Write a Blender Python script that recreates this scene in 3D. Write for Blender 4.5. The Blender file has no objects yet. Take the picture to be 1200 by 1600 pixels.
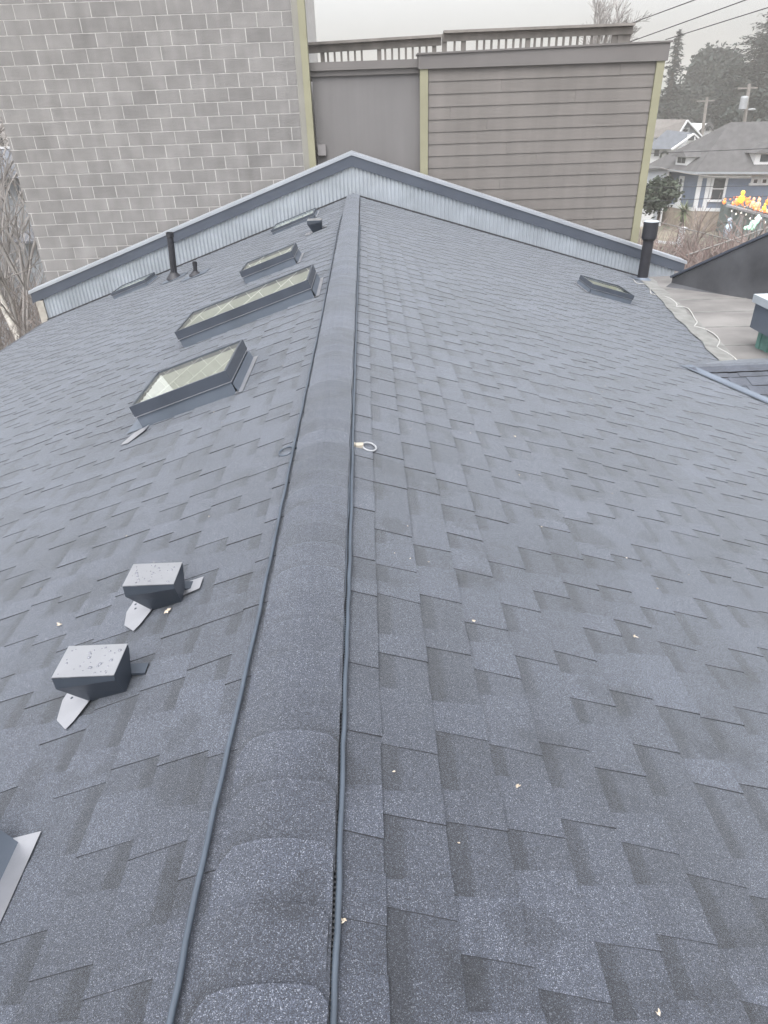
import bpy, bmesh, math, random
from math import radians as rad, sin, cos, pi, sqrt
from mathutils import Vector as V, Matrix, noise
random.seed(7)
sc = bpy.context.scene
col = sc.collection
R = random.uniform
GZ = -7.2                      # ground level (the ridge of the near roof is z = 0)
SL, SR = .333, .297            # fall of the left and the right roof slope

# ---------------------------------------------------------------- camera
F, VPX, VPY, NX = 1050., 567., 176., 662.
def cam_axes():
    y = V(((VPX-600)/F, (VPY-800)/F, 1)).normalized()
    a = (NX-600)/F
    t = -(a*y.x+y.z)/y.y
    up = -V((a, t, 1)).normalized()
    return y.cross(up), y, up
AX, AY, AZ = cam_axes()
CAM = V((.225, 0, 1.25))
cd = bpy.data.cameras.new('camera'); cam = bpy.data.objects.new('camera', cd); col.objects.link(cam)
right = V((AX.x, AY.x, AZ.x)); down = V((AX.y, AY.y, AZ.y)); fwd = V((AX.z, AY.z, AZ.z))
m = Matrix((right, -down, -fwd)).transposed().to_4x4(); m.translation = CAM
cam.matrix_world = m
cd.sensor_width = 36; cd.lens = F/1600*36; cd.clip_start = .05; cd.clip_end = 6000
sc.camera = cam
def ray(px, py):
    c = V(((px-600)/F, (py-800)/F, 1)); return V((AX.dot(c), AY.dot(c), AZ.dot(c)))
def on(px, py, n, d):
    r = ray(px, py); n = V(n); return CAM+r*((d-n.dot(CAM))/n.dot(r))
def at(px, py, Y): return on(px, py, (0, 1, 0), Y)
def atz(px, py, Z): return on(px, py, (0, 0, 1), Z)
def onL(px, py, d=0): return on(px, py, (-SL, 0, 1), d)
def onR(px, py, d=0): return on(px, py, (SR, 0, 1), d)

# ---------------------------------------------------------------- materials
def mat(name, c, rough=.7, metal=0., var=.12, scale=4., bump=0., bscale=60., spec=.5, c2=None, coat=0., detail=4):
    m = bpy.data.materials.new(name); m.use_nodes = True
    nt = m.node_tree; b = nt.nodes['Principled BSDF']
    b.inputs['Roughness'].default_value = rough; b.inputs['Metallic'].default_value = metal
    b.inputs['Specular IOR Level'].default_value = spec
    b.inputs['Coat Weight'].default_value = coat
    tc = nt.nodes.new('ShaderNodeTexCoord')
    nz = nt.nodes.new('ShaderNodeTexNoise'); nz.inputs['Scale'].default_value = scale; nz.inputs['Detail'].default_value = detail
    nt.links.new(tc.outputs['Object'], nz.inputs['Vector'])
    rp = nt.nodes.new('ShaderNodeValToRGB'); e = rp.color_ramp.elements
    e[0].position = .3; e[1].position = .7
    c2 = c2 or c
    e[0].color = tuple(max(0, x*(1-var)) for x in c)+(1,)
    e[1].color = tuple(min(1, x*(1+var)) for x in c2)+(1,)
    nt.links.new(nz.outputs['Fac'], rp.inputs['Fac']); nt.links.new(rp.outputs['Color'], b.inputs['Base Color'])
    if bump:
        n2 = nt.nodes.new('ShaderNodeTexNoise'); n2.inputs['Scale'].default_value = bscale; n2.inputs['Detail'].default_value = 3
        nt.links.new(tc.outputs['Object'], n2.inputs['Vector'])
        bp = nt.nodes.new('ShaderNodeBump'); bp.inputs['Strength'].default_value = bump; bp.inputs['Distance'].default_value = .01
        nt.links.new(n2.outputs['Fac'], bp.inputs['Height']); nt.links.new(bp.outputs['Normal'], b.inputs['Normal'])
    return m

def attr_mul(m, attr='tint'):
    """multiply the base colour of a material by the per-piece colour stored on the mesh"""
    nt = m.node_tree; b = nt.nodes['Principled BSDF']
    src = b.inputs['Base Color'].links[0].from_socket
    a = nt.nodes.new('ShaderNodeVertexColor'); a.layer_name = attr
    mx = nt.nodes.new('ShaderNodeMix'); mx.data_type = 'RGBA'; mx.blend_type = 'MULTIPLY'; mx.inputs['Factor'].default_value = 1
    nt.links.new(src, mx.inputs['A']); nt.links.new(a.outputs['Color'], mx.inputs['B'])
    nt.links.new(mx.outputs['Result'], b.inputs['Base Color'])
    return m

def granule_mat(name, base, light, vscale=720.):
    """mineral granules: dark stone chips with scattered pale ones; per-shingle blend comes from the mesh attribute"""
    m = bpy.data.materials.new(name); m.use_nodes = True
    nt = m.node_tree; N = nt.nodes.new; L = nt.links.new; b = nt.nodes['Principled BSDF']
    b.inputs['Roughness'].default_value = .82; b.inputs['Specular IOR Level'].default_value = .45; b.inputs['Sheen Weight'].default_value = .45; b.inputs['Sheen Roughness'].default_value = .45; b.inputs['Sheen Tint'].default_value = (.85, .92, 1, 1)
    tc = N('ShaderNodeTexCoord')
    vo = N('ShaderNodeTexVoronoi'); vo.inputs['Scale'].default_value = vscale; L(tc.outputs['Object'], vo.inputs['Vector'])
    sp = N('ShaderNodeSeparateColor'); L(vo.outputs['Color'], sp.inputs['Color'])
    rp = N('ShaderNodeValToRGB'); e = rp.color_ramp.elements
    e[0].position = 0; e[0].color = tuple(x*.35 for x in base)+(1,)
    e[1].position = 1; e[1].color = tuple(light)+(1,)
    k = e.new(.45); k.color = tuple(x*.9 for x in base)+(1,)
    k = e.new(.80); k.color = tuple(x*1.5 for x in base)+(1,)
    k = e.new(.92); k.color = tuple(x*2.3 for x in base)+(1,)
    L(sp.outputs[0], rp.inputs['Fac'])
    # weathering blotches
    nz = N('ShaderNodeTexNoise'); nz.inputs['Scale'].default_value = 1.7; nz.inputs['Detail'].default_value = 5; nz.inputs['Roughness'].default_value = .6
    L(tc.outputs['Object'], nz.inputs['Vector'])
    mr = N('ShaderNodeMapRange'); mr.inputs['From Min'].default_value = .3; mr.inputs['From Max'].default_value = .7
    mr.inputs['To Min'].default_value = .80; mr.inputs['To Max'].default_value = 1.16; L(nz.outputs['Fac'], mr.inputs['Value'])
    # damp stains with a shape of their own
    n2 = N('ShaderNodeTexNoise'); n2.inputs['Scale'].default_value = 4.3; n2.inputs['Detail'].default_value = 3; L(tc.outputs['Object'], n2.inputs['Vector'])
    m2 = N('ShaderNodeMapRange'); m2.inputs['From Min'].default_value = .575; m2.inputs['From Max'].default_value = .635
    m2.inputs['To Min'].default_value = 1; m2.inputs['To Max'].default_value = .70; L(n2.outputs['Fac'], m2.inputs['Value'])
    mm = N('ShaderNodeMath'); mm.operation = 'MULTIPLY'; L(mr.outputs[0], mm.inputs[0]); L(m2.outputs[0], mm.inputs[1])
    x1 = N('ShaderNodeMix'); x1.data_type = 'RGBA'; x1.blend_type = 'MULTIPLY'; x1.inputs['Factor'].default_value = 1
    L(rp.outputs['Color'], x1.inputs['A']); L(mm.outputs[0], x1.inputs['B'])
    a = N('ShaderNodeVertexColor'); a.layer_name = 'tint'
    x2 = N('ShaderNodeMix'); x2.data_type = 'RGBA'; x2.blend_type = 'MULTIPLY'; x2.inputs['Factor'].default_value = 1
    L(x1.outputs['Result'], x2.inputs['A']); L(a.outputs['Color'], x2.inputs['B'])
    L(x2.outputs['Result'], b.inputs['Base Color'])
    bp = N('ShaderNodeBump'); bp.inputs['Strength'].default_value = .55; bp.inputs['Distance'].default_value = .0015
    L(sp.outputs[1], bp.inputs['Height']); L(bp.outputs['Normal'], b.inputs['Normal'])
    return m

def emit(name, c, s):
    m = bpy.data.materials.new(name); m.use_nodes = True; b = m.node_tree.nodes['Principled BSDF']
    b.inputs['Base Color'].default_value = c+(1,); b.inputs['Emission Color'].default_value = c+(1,); b.inputs['Emission Strength'].default_value = s
    return m

def glass_mat(name, tint, boost=1.0):
    m = bpy.data.materials.new(name); m.use_nodes = True
    nt = m.node_tree; nt.nodes.clear(); N = nt.nodes.new; L = nt.links.new
    o = N('ShaderNodeOutputMaterial'); mx = N('ShaderNodeMixShader'); t = N('ShaderNodeBsdfTransparent'); g = N('ShaderNodeBsdfGlossy')
    t.inputs['Color'].default_value = tint+(1,); g.inputs['Roughness'].default_value = .015; g.inputs['Color'].default_value = (.95, .97, .95, 1)
    fr = N('ShaderNodeFresnel'); fr.inputs['IOR'].default_value = 1.75
    mu = N('ShaderNodeMath'); mu.operation = 'MULTIPLY'; mu.use_clamp = True; mu.inputs[1].default_value = boost
    L(fr.outputs[0], mu.inputs[0]); L(mu.outputs[0], mx.inputs[0]); L(t.outputs[0], mx.inputs[1]); L(g.outputs[0], mx.inputs[2]); L(mx.outputs[0], o.inputs[0])
    return m

def streak(m, amt, sx=5., sz=.30):
    nt = m.node_tree; b = nt.nodes['Principled BSDF']; src = b.inputs['Base Color'].links[0].from_socket
    tc = nt.nodes.new('ShaderNodeTexCoord'); mp = nt.nodes.new('ShaderNodeMapping'); mp.inputs['Scale'].default_value = (sx, sx, sz)
    nz = nt.nodes.new('ShaderNodeTexNoise'); nz.inputs['Scale'].default_value = 1; nz.inputs['Detail'].default_value = 5
    mr = nt.nodes.new('ShaderNodeMapRange'); mr.inputs['From Min'].default_value = .35; mr.inputs['From Max'].default_value = .65; mr.inputs['To Min'].default_value = 1-amt; mr.inputs['To Max'].default_value = 1+amt*.6
    mx = nt.nodes.new('ShaderNodeMix'); mx.data_type = 'RGBA'; mx.blend_type = 'MULTIPLY'; mx.inputs['Factor'].default_value = 1
    nt.links.new(tc.outputs['Object'], mp.inputs['Vector']); nt.links.new(mp.outputs[0], nz.inputs['Vector']); nt.links.new(nz.outputs['Fac'], mr.inputs['Value'])
    nt.links.new(src, mx.inputs['A']); nt.links.new(mr.outputs[0], mx.inputs['B']); nt.links.new(mx.outputs['Result'], b.inputs['Base Color'])
    return m
M = {}
M['shingle'] = granule_mat('shingle granules', (.035, .0405, .0565), (.225, .243, .285))
M['cap'] = granule_mat('ridge cap granules', (.035, .0405, .0565), (.225, .243, .285))
M['edge'] = mat('asphalt edge', (.030, .031, .037), .8)
M['deck'] = mat('felt underlay', (.03, .03, .035), .9)
M['cable'] = mat('cable jacket', (.060, .076, .10), .38, 0, .15, 8)
M['black'] = mat('black plastic', (.02, .022, .027), .5)
M['pipe'] = mat('black pipe', (.016, .017, .024), .6, 0, .2, 6)
M['frame'] = mat('dark grey painted metal', (.050, .060, .080), .38, 0, .15, 5)
M['curb'] = mat('slate grey flashing', (.13, .155, .195), .45, .35, .1, 3)
M['bright'] = mat('bare sheet metal', (.45, .46, .50), .38, .8, .1, 7)
M['hood'] = mat('sky-lit hood metal', (.43, .44, .47), .36, .8, .06, 9)  # paler copy of the hood metal, sky light on the top put into its colour
M['hoodside'] = mat('shaded hood metal', (.055, .068, .09), .5, .3, .12, 8)  # darker copy of the hood metal, shade on the sides put into its colour
M['drop'] = mat('water drop', (.16, .17, .2), .08, 0, .2, 8)
M['zinc'] = mat('galvanised corrugated sheet', (.40, .44, .49), .42, .45, .14, 2.2)
M['fascia'] = mat('slate blue flashing', (.070, .084, .112), .45, .2, .1, 1.5)
M['coping'] = mat('pale metal coping', (.40, .43, .48), .4, .5, .08, 2)
M['wood'] = mat('weathered end board', (.34, .32, .29), .8, 0, .2, 12)
M['membrane'] = mat('roofing membrane', (.135, .131, .132), .8, 0, .2, 1.4, .2, 30, c2=(.175, .170, .168))
M['membrane_strip'] = mat('grey roof coating', (.175, .178, .175), .8, 0, .25, 6)
M['tar'] = mat('dark wall membrane', (.036, .038, .046), .62, 0, .35, 1.1, .4, 14, c2=(.075, .078, .088))
M['green'] = mat('green painted boards', (.12, .25, .22), .6, 0, .15, 4)
M['whitecap'] = mat('white metal cap', (.40, .44, .48), .45, .1, .07, 5)
M['rope'] = mat('white cord', (.40, .40, .395), .8, 0, .08, 20)
M['block'] = streak(attr_mul(mat('concrete block', (.204, .199, .199), .9, 0, .13, 3.2, .5, 70)), .10)
M['mortar'] = streak(mat('pale mortar', (.56, .55, .545), .9, 0, .14, 7), .12)
M['olive'] = mat('olive trim paint', (.245, .238, .165), .7, 0, .09, 2)
M['olive2'] = mat('grey trim board', (.22, .215, .195), .7, 0, .09, 2)
M['panel'] = streak(mat('taupe panel paint', (.158, .153, .156), .75, 0, .06, 1.1), .07)
M['siding'] = streak(attr_mul(mat('taupe lap siding', (.152, .141, .135), .72, 0, .07, 1.4, .2, 40)), .08)
M['tanfascia'] = mat('taupe fascia', (.138, .130, .129), .7, 0, .07, 2)
M['rail'] = mat('grey stained timber', (.185, .172, .162), .8, 0, .2, 5)
M['box'] = mat('pale utility box', (.22, .21, .215), .6)
M['leafbit'] = mat('dry leaf', (.36, .29, .21), .8, 0, .3, 90, c2=(.52, .47, .40))
M['ground'] = mat('yard ground', (.10, .105, .075), .95, 0, .35, .35, c2=(.16, .14, .11))
M['asphalt'] = mat('asphalt', (.055, .055, .058), .9, 0, .2, .8)
M['hill'] = mat('wooded hill', (.06, .075, .07), .95, 0, .3, .02)
M['con'] = attr_mul(mat('conifer needles', (.018, .027, .023), .85, 0, .3, .6))
M['con2'] = attr_mul(mat('evergreen leaves', (.024, .033, .029), .85, 0, .3, .5))
M['bark'] = mat('brown bark', (.085, .07, .06), .95, 0, .3, 6)
M['twig'] = mat('bare twigs', (.20, .175, .165), .95, 0, .3, 2)
M['twig2'] = mat('grey twigs', (.29, .275, .27), .95, 0, .3, 2)
M['twigred'] = mat('reddish twigs', (.20, .155, .145), .95, 0, .3, 2)
M['birch'] = mat('white birch bark', (.50, .48, .45), .85, 0, .35, 7, c2=(.58, .56, .53))
M['shrub'] = attr_mul(mat('shrub leaves', (.05, .065, .045), .85, 0, .3, 2))
M['yucca'] = attr_mul(mat('strappy leaves', (.16, .19, .11), .75, 0, .3, 3))
M['hroof'] = mat('grey house shingles', (.082, .081, .084), .9, 0, .22, 2.5, .4, 8)
M['hroof2'] = mat('pale brown house shingles', (.15, .14, .135), .9, 0, .15, 2.5)
M['hroof3'] = mat('blue grey house shingles', (.105, .115, .135), .9, 0, .15, 2.5)
M['hblue'] = mat('blue clapboard', (.115, .145, .205), .75, 0, .1, 1)
M['hwhite'] = mat('white house paint', (.52, .53, .55), .7, 0, .06, 1)
M['hgrey'] = mat('grey house paint', (.25, .27, .30), .75, 0, .08, 1)
M['hdark'] = mat('charcoal grey paint', (.09, .095, .11), .8, 0, .1, 1)  # even dark grey for the parapet backing and the lean-to roof
M['hbrick'] = mat('tan foundation', (.24, .20, .165), .9, 0, .2, 3)
M['hteal'] = mat('teal porch paint', (.13, .165, .165), .75, 0, .15, 2)
M['pane'] = mat('dark window glass', (.03, .035, .042), .12, 0, .2, 2, spec=.8)
M['pole'] = mat('utility pole wood', (.19, .175, .165), .9, 0, .2, 3)
M['steel'] = mat('light grey steel', (.30, .315, .34), .5, .2, .08, 3)
M['wire'] = mat('black wire', (.035, .035, .04), .7)
M['wirelight'] = mat('grey service cable', (.2, .195, .19), .7)
M['glass'] = glass_mat('skylight glass', (.93, .96, .91), .58)
M['well'] = mat('raised well floor', (.25, .258, .24), .8, 0, .06, 3)
M['grille'] = mat('leaded grille', (.6, .6, .56), .5)
M['glow_y'] = emit('yellow lamp', (1., .55, .05), .6)
M['glow_o'] = emit('orange lamp', (1., .25, .06), .42)
M['glow_p'] = emit('peach lamp', (1., .45, .25), .33)
M['glow_g'] = emit('mint lamp', (.55, 1., .80), .22)
M['glow_w'] = emit('warm white bulb', (1., .95, .85), .6)

# ---------------------------------------------------------------- mesh building
ORIG = {}
class MB:
    def __init__(s): s.v = []; s.f = []; s.m = []; s.t = []
    def face(s, pts, mi=0, t=1.0):
        i = len(s.v); s.v += [V(p) for p in pts]; s.f.append(tuple(range(i, i+len(pts)))); s.m.append(mi); s.t.append(t)
    def hexa(s, p, mi=0, t=1.0):
        """p: 4 bottom points then 4 top points, both counter-clockwise from outside-top"""
        i = len(s.v); s.v += [V(q) for q in p]
        for q in ((3, 2, 1, 0), (4, 5, 6, 7), (0, 1, 5, 4), (1, 2, 6, 5), (2, 3, 7, 6), (3, 0, 4, 7)):
            s.f.append(tuple(i+k for k in q)); s.m.append(mi); s.t.append(t)
    def box(s, a, b, mi=0, t=1.0):
        x0, x1 = sorted((a[0], b[0])); y0, y1 = sorted((a[1], b[1])); z0, z1 = sorted((a[2], b[2]))
        s.hexa([(x0, y0, z0), (x1, y0, z0), (x1, y1, z0), (x0, y1, z0), (x0, y0, z1), (x1, y0, z1), (x1, y1, z1), (x0, y1, z1)], mi, t)
    def bar(s, a, b, w, h, up=(0, 0, 1), mi=0, t=1.0):
        a, b = V(a), V(b); d = (b-a).normalized(); sd = d.cross(V(up)).normalized()*w/2; u = sd.cross(d).normalized()*h/2
        s.hexa([a-sd-u, a+sd-u, b+sd-u, b-sd-u, a-sd+u, a+sd+u, b+sd+u, b-sd+u], mi, t)
    def prism(s, poly, ext, mi=0, t=1.0):
        """extrude a polygon (list of points) by vector ext"""
        n = len(poly); e = V(ext); i = len(s.v); s.v += [V(p) for p in poly]+[V(p)+e for p in poly]
        s.f.append(tuple(i+k for k in range(n))[::-1]); s.f.append(tuple(i+n+k for k in range(n)))
        s.m += [mi]*2; s.t += [t]*2
        for k in range(n):
            s.f.append((i+k, i+(k+1) % n, i+n+(k+1) % n, i+n+k)); s.m.append(mi); s.t.append(t)
    def tube(s, path, r, n=6, mi=0, cap=True, t=1.0):
        path = [V(p) for p in path]; k = len(path); rr = r if hasattr(r, '__len__') else [r]*k
        i = len(s.v); ref = V((.3, .2, 1)).normalized()
        for j, p in enumerate(path):
            d = (path[min(j+1, k-1)]-path[max(j-1, 0)]).normalized()
            u = d.cross(ref)
            if u.length < 1e-3: u = d.cross(V((1, 0, 0)))
            u.normalize(); w = d.cross(u)
            for q in range(n):
                a = 2*pi*q/n; s.v.append(p+(u*cos(a)+w*sin(a))*rr[j])
        for j in range(k-1):
            for q in range(n):
                q2 = (q+1) % n; s.f.append((i+j*n+q, i+j*n+q2, i+(j+1)*n+q2, i+(j+1)*n+q)); s.m.append(mi); s.t.append(t)
        if cap and n > 3:
            s.f.append(tuple(i+q for q in range(n))[::-1]); s.f.append(tuple(i+(k-1)*n+q for q in range(n))); s.m += [mi]*2; s.t += [t]*2
    def lathe(s, base, prof, n=20, mi=0, axis=(0, 0, 1)):
        z = V(axis).normalized(); x = z.orthogonal().normalized(); y = z.cross(x); b = V(base); i = len(s.v); k = len(prof)
        for r, h in prof:
            for q in range(n):
                a = 2*pi*q/n; s.v.append(b+z*h+(x*cos(a)+y*sin(a))*r)
        for j in range(k-1):
            for q in range(n):
                q2 = (q+1) % n; s.f.append((i+j*n+q, i+j*n+q2, i+(j+1)*n+q2, i+(j+1)*n+q)); s.m.append(mi); s.t.append(1.)
        s.f.append(tuple(i+(k-1)*n+q for q in range(n))); s.m.append(mi); s.t.append(1.)
    def torus(s, c, n_axis, R_, r, nu=28, nv=8, mi=0, sx=1.):
        z = V(n_axis).normalized(); x = z.orthogonal().normalized(); y = z.cross(x); c = V(c)
        pts = [c+(x*cos(2*pi*k/nu)*sx+y*sin(2*pi*k/nu))*R_ for k in range(nu+1)]
        s.tube(pts, r, nv, mi, cap=False)
    def blob(s, c, rx, ry, rz, nu=10, nv=6, mi=0):
        c = V(c); i = len(s.v)
        for j in range(nv+1):
            th = pi*j/nv
            for q in range(nu):
                a = 2*pi*q/nu; s.v.append(c+V((rx*sin(th)*cos(a), ry*sin(th)*sin(a), rz*cos(th))))
        for j in range(nv):
            for q in range(nu):
                q2 = (q+1) % nu; s.f.append((i+j*nu+q, i+(j+1)*nu+q, i+(j+1)*nu+q2, i+j*nu+q2)); s.m.append(mi); s.t.append(1.)
    def build(s, name, mats, parent=None, smooth=False, origin=None, colors=None):
        if not isinstance(mats, (list, tuple)): mats = [mats]
        o3 = ORIG[parent] if parent is not None else (V(origin) if origin is not None else s.base())
        me = bpy.data.meshes.new(name); me.from_pydata([tuple(p-o3) for p in s.v], [], s.f)
        for mm in mats: me.materials.append(mm)
        me.polygons.foreach_set('material_index', s.m)
        if smooth: me.polygons.foreach_set('use_smooth', [True]*len(s.f))
        ca = me.color_attributes.new('tint', 'FLOAT_COLOR', 'CORNER')
        data = []
        for fi, f in enumerate(s.f):
            t = s.t[fi]
            if isinstance(t, (list, tuple)):
                for q in t: data += [q, q, q, 1]
            else:
                data += [t, t, t, 1]*len(f)
        ca.data.foreach_set('color', data)
        me.validate()
        o = bpy.data.objects.new(name, me); col.objects.link(o)
        if parent is not None: o.parent = parent
        else: o.location = o3
        ORIG[o] = o3
        return o
    def base(s):
        n = len(s.v); return V((sum(p.x for p in s.v)/n, sum(p.y for p in s.v)/n, min(p.z for p in s.v)))

def thing(name, loc, label, cat, group=None):
    o = bpy.data.objects.new(name, None); col.objects.link(o); o.location = loc; o.empty_display_size = .2
    ORIG[o] = V(loc); return tag(o, label, cat, group)
def tag(o, label, cat, group=None):
    o['label'] = label; o['category'] = cat
    if group: o['group'] = group
    return o
def part(name, loc, parent):
    o = bpy.data.objects.new(name, None); col.objects.link(o); o.parent = parent
    o.location = V(loc)-ORIG[parent]; ORIG[o] = V(loc); return o
def struct(o): o['kind'] = 'structure'; return o

def copy_tree(o, loc, label=None, parent=None):
    c = o.copy(); col.objects.link(c); ORIG[c] = V(loc)
    if parent is None: c.location = loc
    else: c.parent = parent
    if label: c['label'] = label
    for ch in list(o.children): copy_tree(ch, loc, None, c)
    return c

# ---------------------------------------------------------------- SETTING: ground, street, hills
g = MB(); n = 40
def gp(i, j):
    a = 2*pi*i/64; r = [0, 30, 60, 120, 200, 300, 400, 480][j]; return V((r*cos(a), r*sin(a)+120, GZ))
for j in range(7):
    for i in range(64):
        if j == 0: g.face([gp(i, 0), gp(i, 1), gp(i+1, 1)])
        else: g.face([gp(i, j), gp(i, j+1), gp(i+1, j+1), gp(i+1, j)])
struct(g.build('ground', M['ground'], origin=(0, 120, GZ)))
g = MB(); g.face([(-60, 34, GZ+.004), (140, 30, GZ+.004), (140, 38, GZ+.004), (-60, 42, GZ+.004)])
struct(g.build('street', M['asphalt'], origin=(10, 36, GZ)))
for nm, (ya, yb, lift) in dict(pavement=(31.6, 33.6, .12)).items():
    g = MB(); g.hexa([(-60, ya+2, GZ), (140, ya-2, GZ), (140, yb-2, GZ), (-60, yb+2, GZ), (-60, ya+2, GZ+lift), (140, ya-2, GZ+lift), (140, yb-2, GZ+lift), (-60, yb+2, GZ+lift)])
    struct(g.build(nm, mat('concrete paving', (.3, .295, .285), .9), origin=(10, ya, GZ)))
g = MB()
pr = []
for i in range(61):
    x = -240+i*12; pr.append(V((x, 440+10*sin(i*.35), GZ+15+6*noise.noise(V((i*.23, 3.1, 0)))+4*sin(i*.21))))
for i in range(60):
    a, b = pr[i], pr[i+1]
    g.face([(a.x, 380, GZ-.4), (b.x, 380, GZ-.4), b, a]); g.face([a, b, (b.x, 500, GZ-.4), (a.x, 500, GZ-.4)])
struct(g.build('hills', M['hill'], origin=(120, 440, GZ), smooth=True))

# ---------------------------------------------------------------- THE SHINGLED HOUSE
house = thing('shingled_house', (0, 5, GZ), 'dark grey shingled gable roof house with skylights filling the foreground', 'house')
EXP = .143                                            # shingle exposure
KL, KR = sqrt(1+SL*SL), sqrt(1+SR*SR)
def slope(side, v, y, n=0.):
    S, K = (SL, KL) if side < 0 else (SR, KR)
    return V((side*(v/K)+side*n*S/K, y, -v*S/K+n/K))
# mean level of the flat roof that meets the right slope
FA, FB = -.066, -.724
def flatz(y): return FA*y+FB
def xval(y): return -flatz(y)/SR

roofm = MB()
def quad(mb, side, pts, mi=0, t=1.0):
    p = [slope(side, *q) for q in pts]
    if side < 0: p = p[::-1]; t = t[::-1] if isinstance(t, (list, tuple)) else t
    mb.face(p, mi, t)
def field(side, vmax, y0, y1, seed):
    rnd = random.Random(seed); U = rnd.uniform
    mb = roofm
    quad(mb, side, [(0, y0, -.004), (vmax, y0, -.004), (vmax, y1, -.004), (0, y1, -.004)], 2)
    nrow = int((vmax-.07)/EXP)
    for i in range(nrow):
        v0 = .072+i*EXP; v1 = v0+EXP
        hb0, hb1 = 0., .0040
        # backing layer of the laminated shingle, about a metre long each; blended darker granules just below the course above
        y = y0-U(0, 1)
        while y < y1:
            ye = y+1.0; a, b = max(y, y0), min(ye, y1)
            if b > a:
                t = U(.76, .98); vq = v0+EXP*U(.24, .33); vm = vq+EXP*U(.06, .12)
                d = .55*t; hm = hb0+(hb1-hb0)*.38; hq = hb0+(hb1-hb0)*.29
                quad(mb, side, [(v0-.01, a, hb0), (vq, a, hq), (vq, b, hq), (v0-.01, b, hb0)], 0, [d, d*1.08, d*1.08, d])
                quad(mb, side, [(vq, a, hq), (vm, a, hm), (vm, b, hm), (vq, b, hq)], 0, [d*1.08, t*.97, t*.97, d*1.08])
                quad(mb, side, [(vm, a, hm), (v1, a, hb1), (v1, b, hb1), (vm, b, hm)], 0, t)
                quad(mb, side, [(v1, a, hb1), (v1, a, hb1-.006), (v1, b, hb1-.006), (v1, b, hb1)], 1)
            y = ye
        # the laminated tabs ("dragon teeth")
        y = y0-U(0, .4)
        while y < y1:
            L = rnd.choice((.08, .10, .12, .12, .15, .15, .19, .24))*U(.93, 1.07); gap = rnd.choice((.08, .08, .10, .12, .12, .15, .19))*U(.9, 1.1)
            a, b = max(y, y0), min(y+L, y1)
            if b-a > .02:
                t = U(.86, 1.15); th = U(.0022, .0034); s1, s2 = U(-.004, .004), U(-.004, .004); w1 = v1+U(-.0015, .003)
                fl = U(.008, .017)                        # teeth flare towards their lower edge
                top = [(v0-.01, a+fl*.8+s1, hb0+th-.001), (w1, max(y0, a-fl*.2), hb1+th+U(-.0004, .0014)), (w1+U(-.001, .001), min(y1, b+fl*.2), hb1+th+U(-.0004, .0008)), (v0-.01, b-fl*.8+s2, hb0+th-.001)]
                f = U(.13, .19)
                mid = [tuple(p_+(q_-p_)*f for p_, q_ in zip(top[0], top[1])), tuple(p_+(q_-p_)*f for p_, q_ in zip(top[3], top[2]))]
                quad(mb, side, [top[0], mid[0], mid[1], top[3]], 0, [t*.72, t, t, t*.72])  # tab top darkened: granule band plus painted contact shade below the course above
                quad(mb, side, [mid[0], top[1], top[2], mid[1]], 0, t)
                def side_f(p, q): quad(mb, side, [(p[0], p[1], p[2]), (p[0], p[1], p[2]-.008), (q[0], q[1], q[2]-.008), q], 1)
                side_f(top[1], top[2]); side_f(top[0], top[1]); side_f(top[2], top[3])
            y += L+gap
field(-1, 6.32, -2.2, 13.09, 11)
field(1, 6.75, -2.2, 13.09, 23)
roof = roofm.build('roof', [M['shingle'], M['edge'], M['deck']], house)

# ridge vent and caps
capm = MB()
rnd = random.Random(5)
def capz(x): return -.40*(sqrt(x*x+.0042)-.065)+.016
y = 13.05; CE = .133
XS = [-.122, -.117, -.106, -.09, -.06, -.03, 0, .03, .06, .08, .094, .103, .108]
def cap_piece(far, t, jx, lift):
    near = far-.30; sk = rnd.uniform(-.013, .013)
    i = len(capm.v); rows = []
    for yy, l in ((near, .000), (far-CE-.012, lift*.06), (far-CE+.05, lift*.36), (far-.006, lift*.99), (far, lift)):
        row = []
        for x in XS:
            cut = max(0, (abs(x)-.078)/.036)
            yb = yy
            yb = yy-.034*cut*cut
            row.append(V((x+jx+sk*(yb-far), yb+sk*x*1.5, capz(x)+l)))
        rows.append(row)
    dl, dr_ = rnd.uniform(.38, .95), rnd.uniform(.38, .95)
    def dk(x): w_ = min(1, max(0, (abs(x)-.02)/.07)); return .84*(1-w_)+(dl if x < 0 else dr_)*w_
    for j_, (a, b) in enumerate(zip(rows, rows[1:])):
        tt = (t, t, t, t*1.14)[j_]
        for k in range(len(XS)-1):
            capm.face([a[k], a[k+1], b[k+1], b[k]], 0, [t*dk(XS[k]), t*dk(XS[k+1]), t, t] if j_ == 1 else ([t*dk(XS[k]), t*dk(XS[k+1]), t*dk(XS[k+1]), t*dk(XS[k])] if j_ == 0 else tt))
    r = rows[-1]
    for k in range(len(XS)-1): capm.face([r[k], r[k+1], r[k+1]-V((0, 0, .007)), r[k]-V((0, 0, .007))], 1)
    for k in (0, -1):
        for a, b in zip(rows, rows[1:]): capm.face([a[k], b[k], b[k]-V((0, 0, .005)), a[k]-V((0, 0, .005))], 1)
while y > -2.2:
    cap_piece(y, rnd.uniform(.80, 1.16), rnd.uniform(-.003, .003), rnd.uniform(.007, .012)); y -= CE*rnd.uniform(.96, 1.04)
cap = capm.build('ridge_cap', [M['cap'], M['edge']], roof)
vm = MB()
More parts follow.
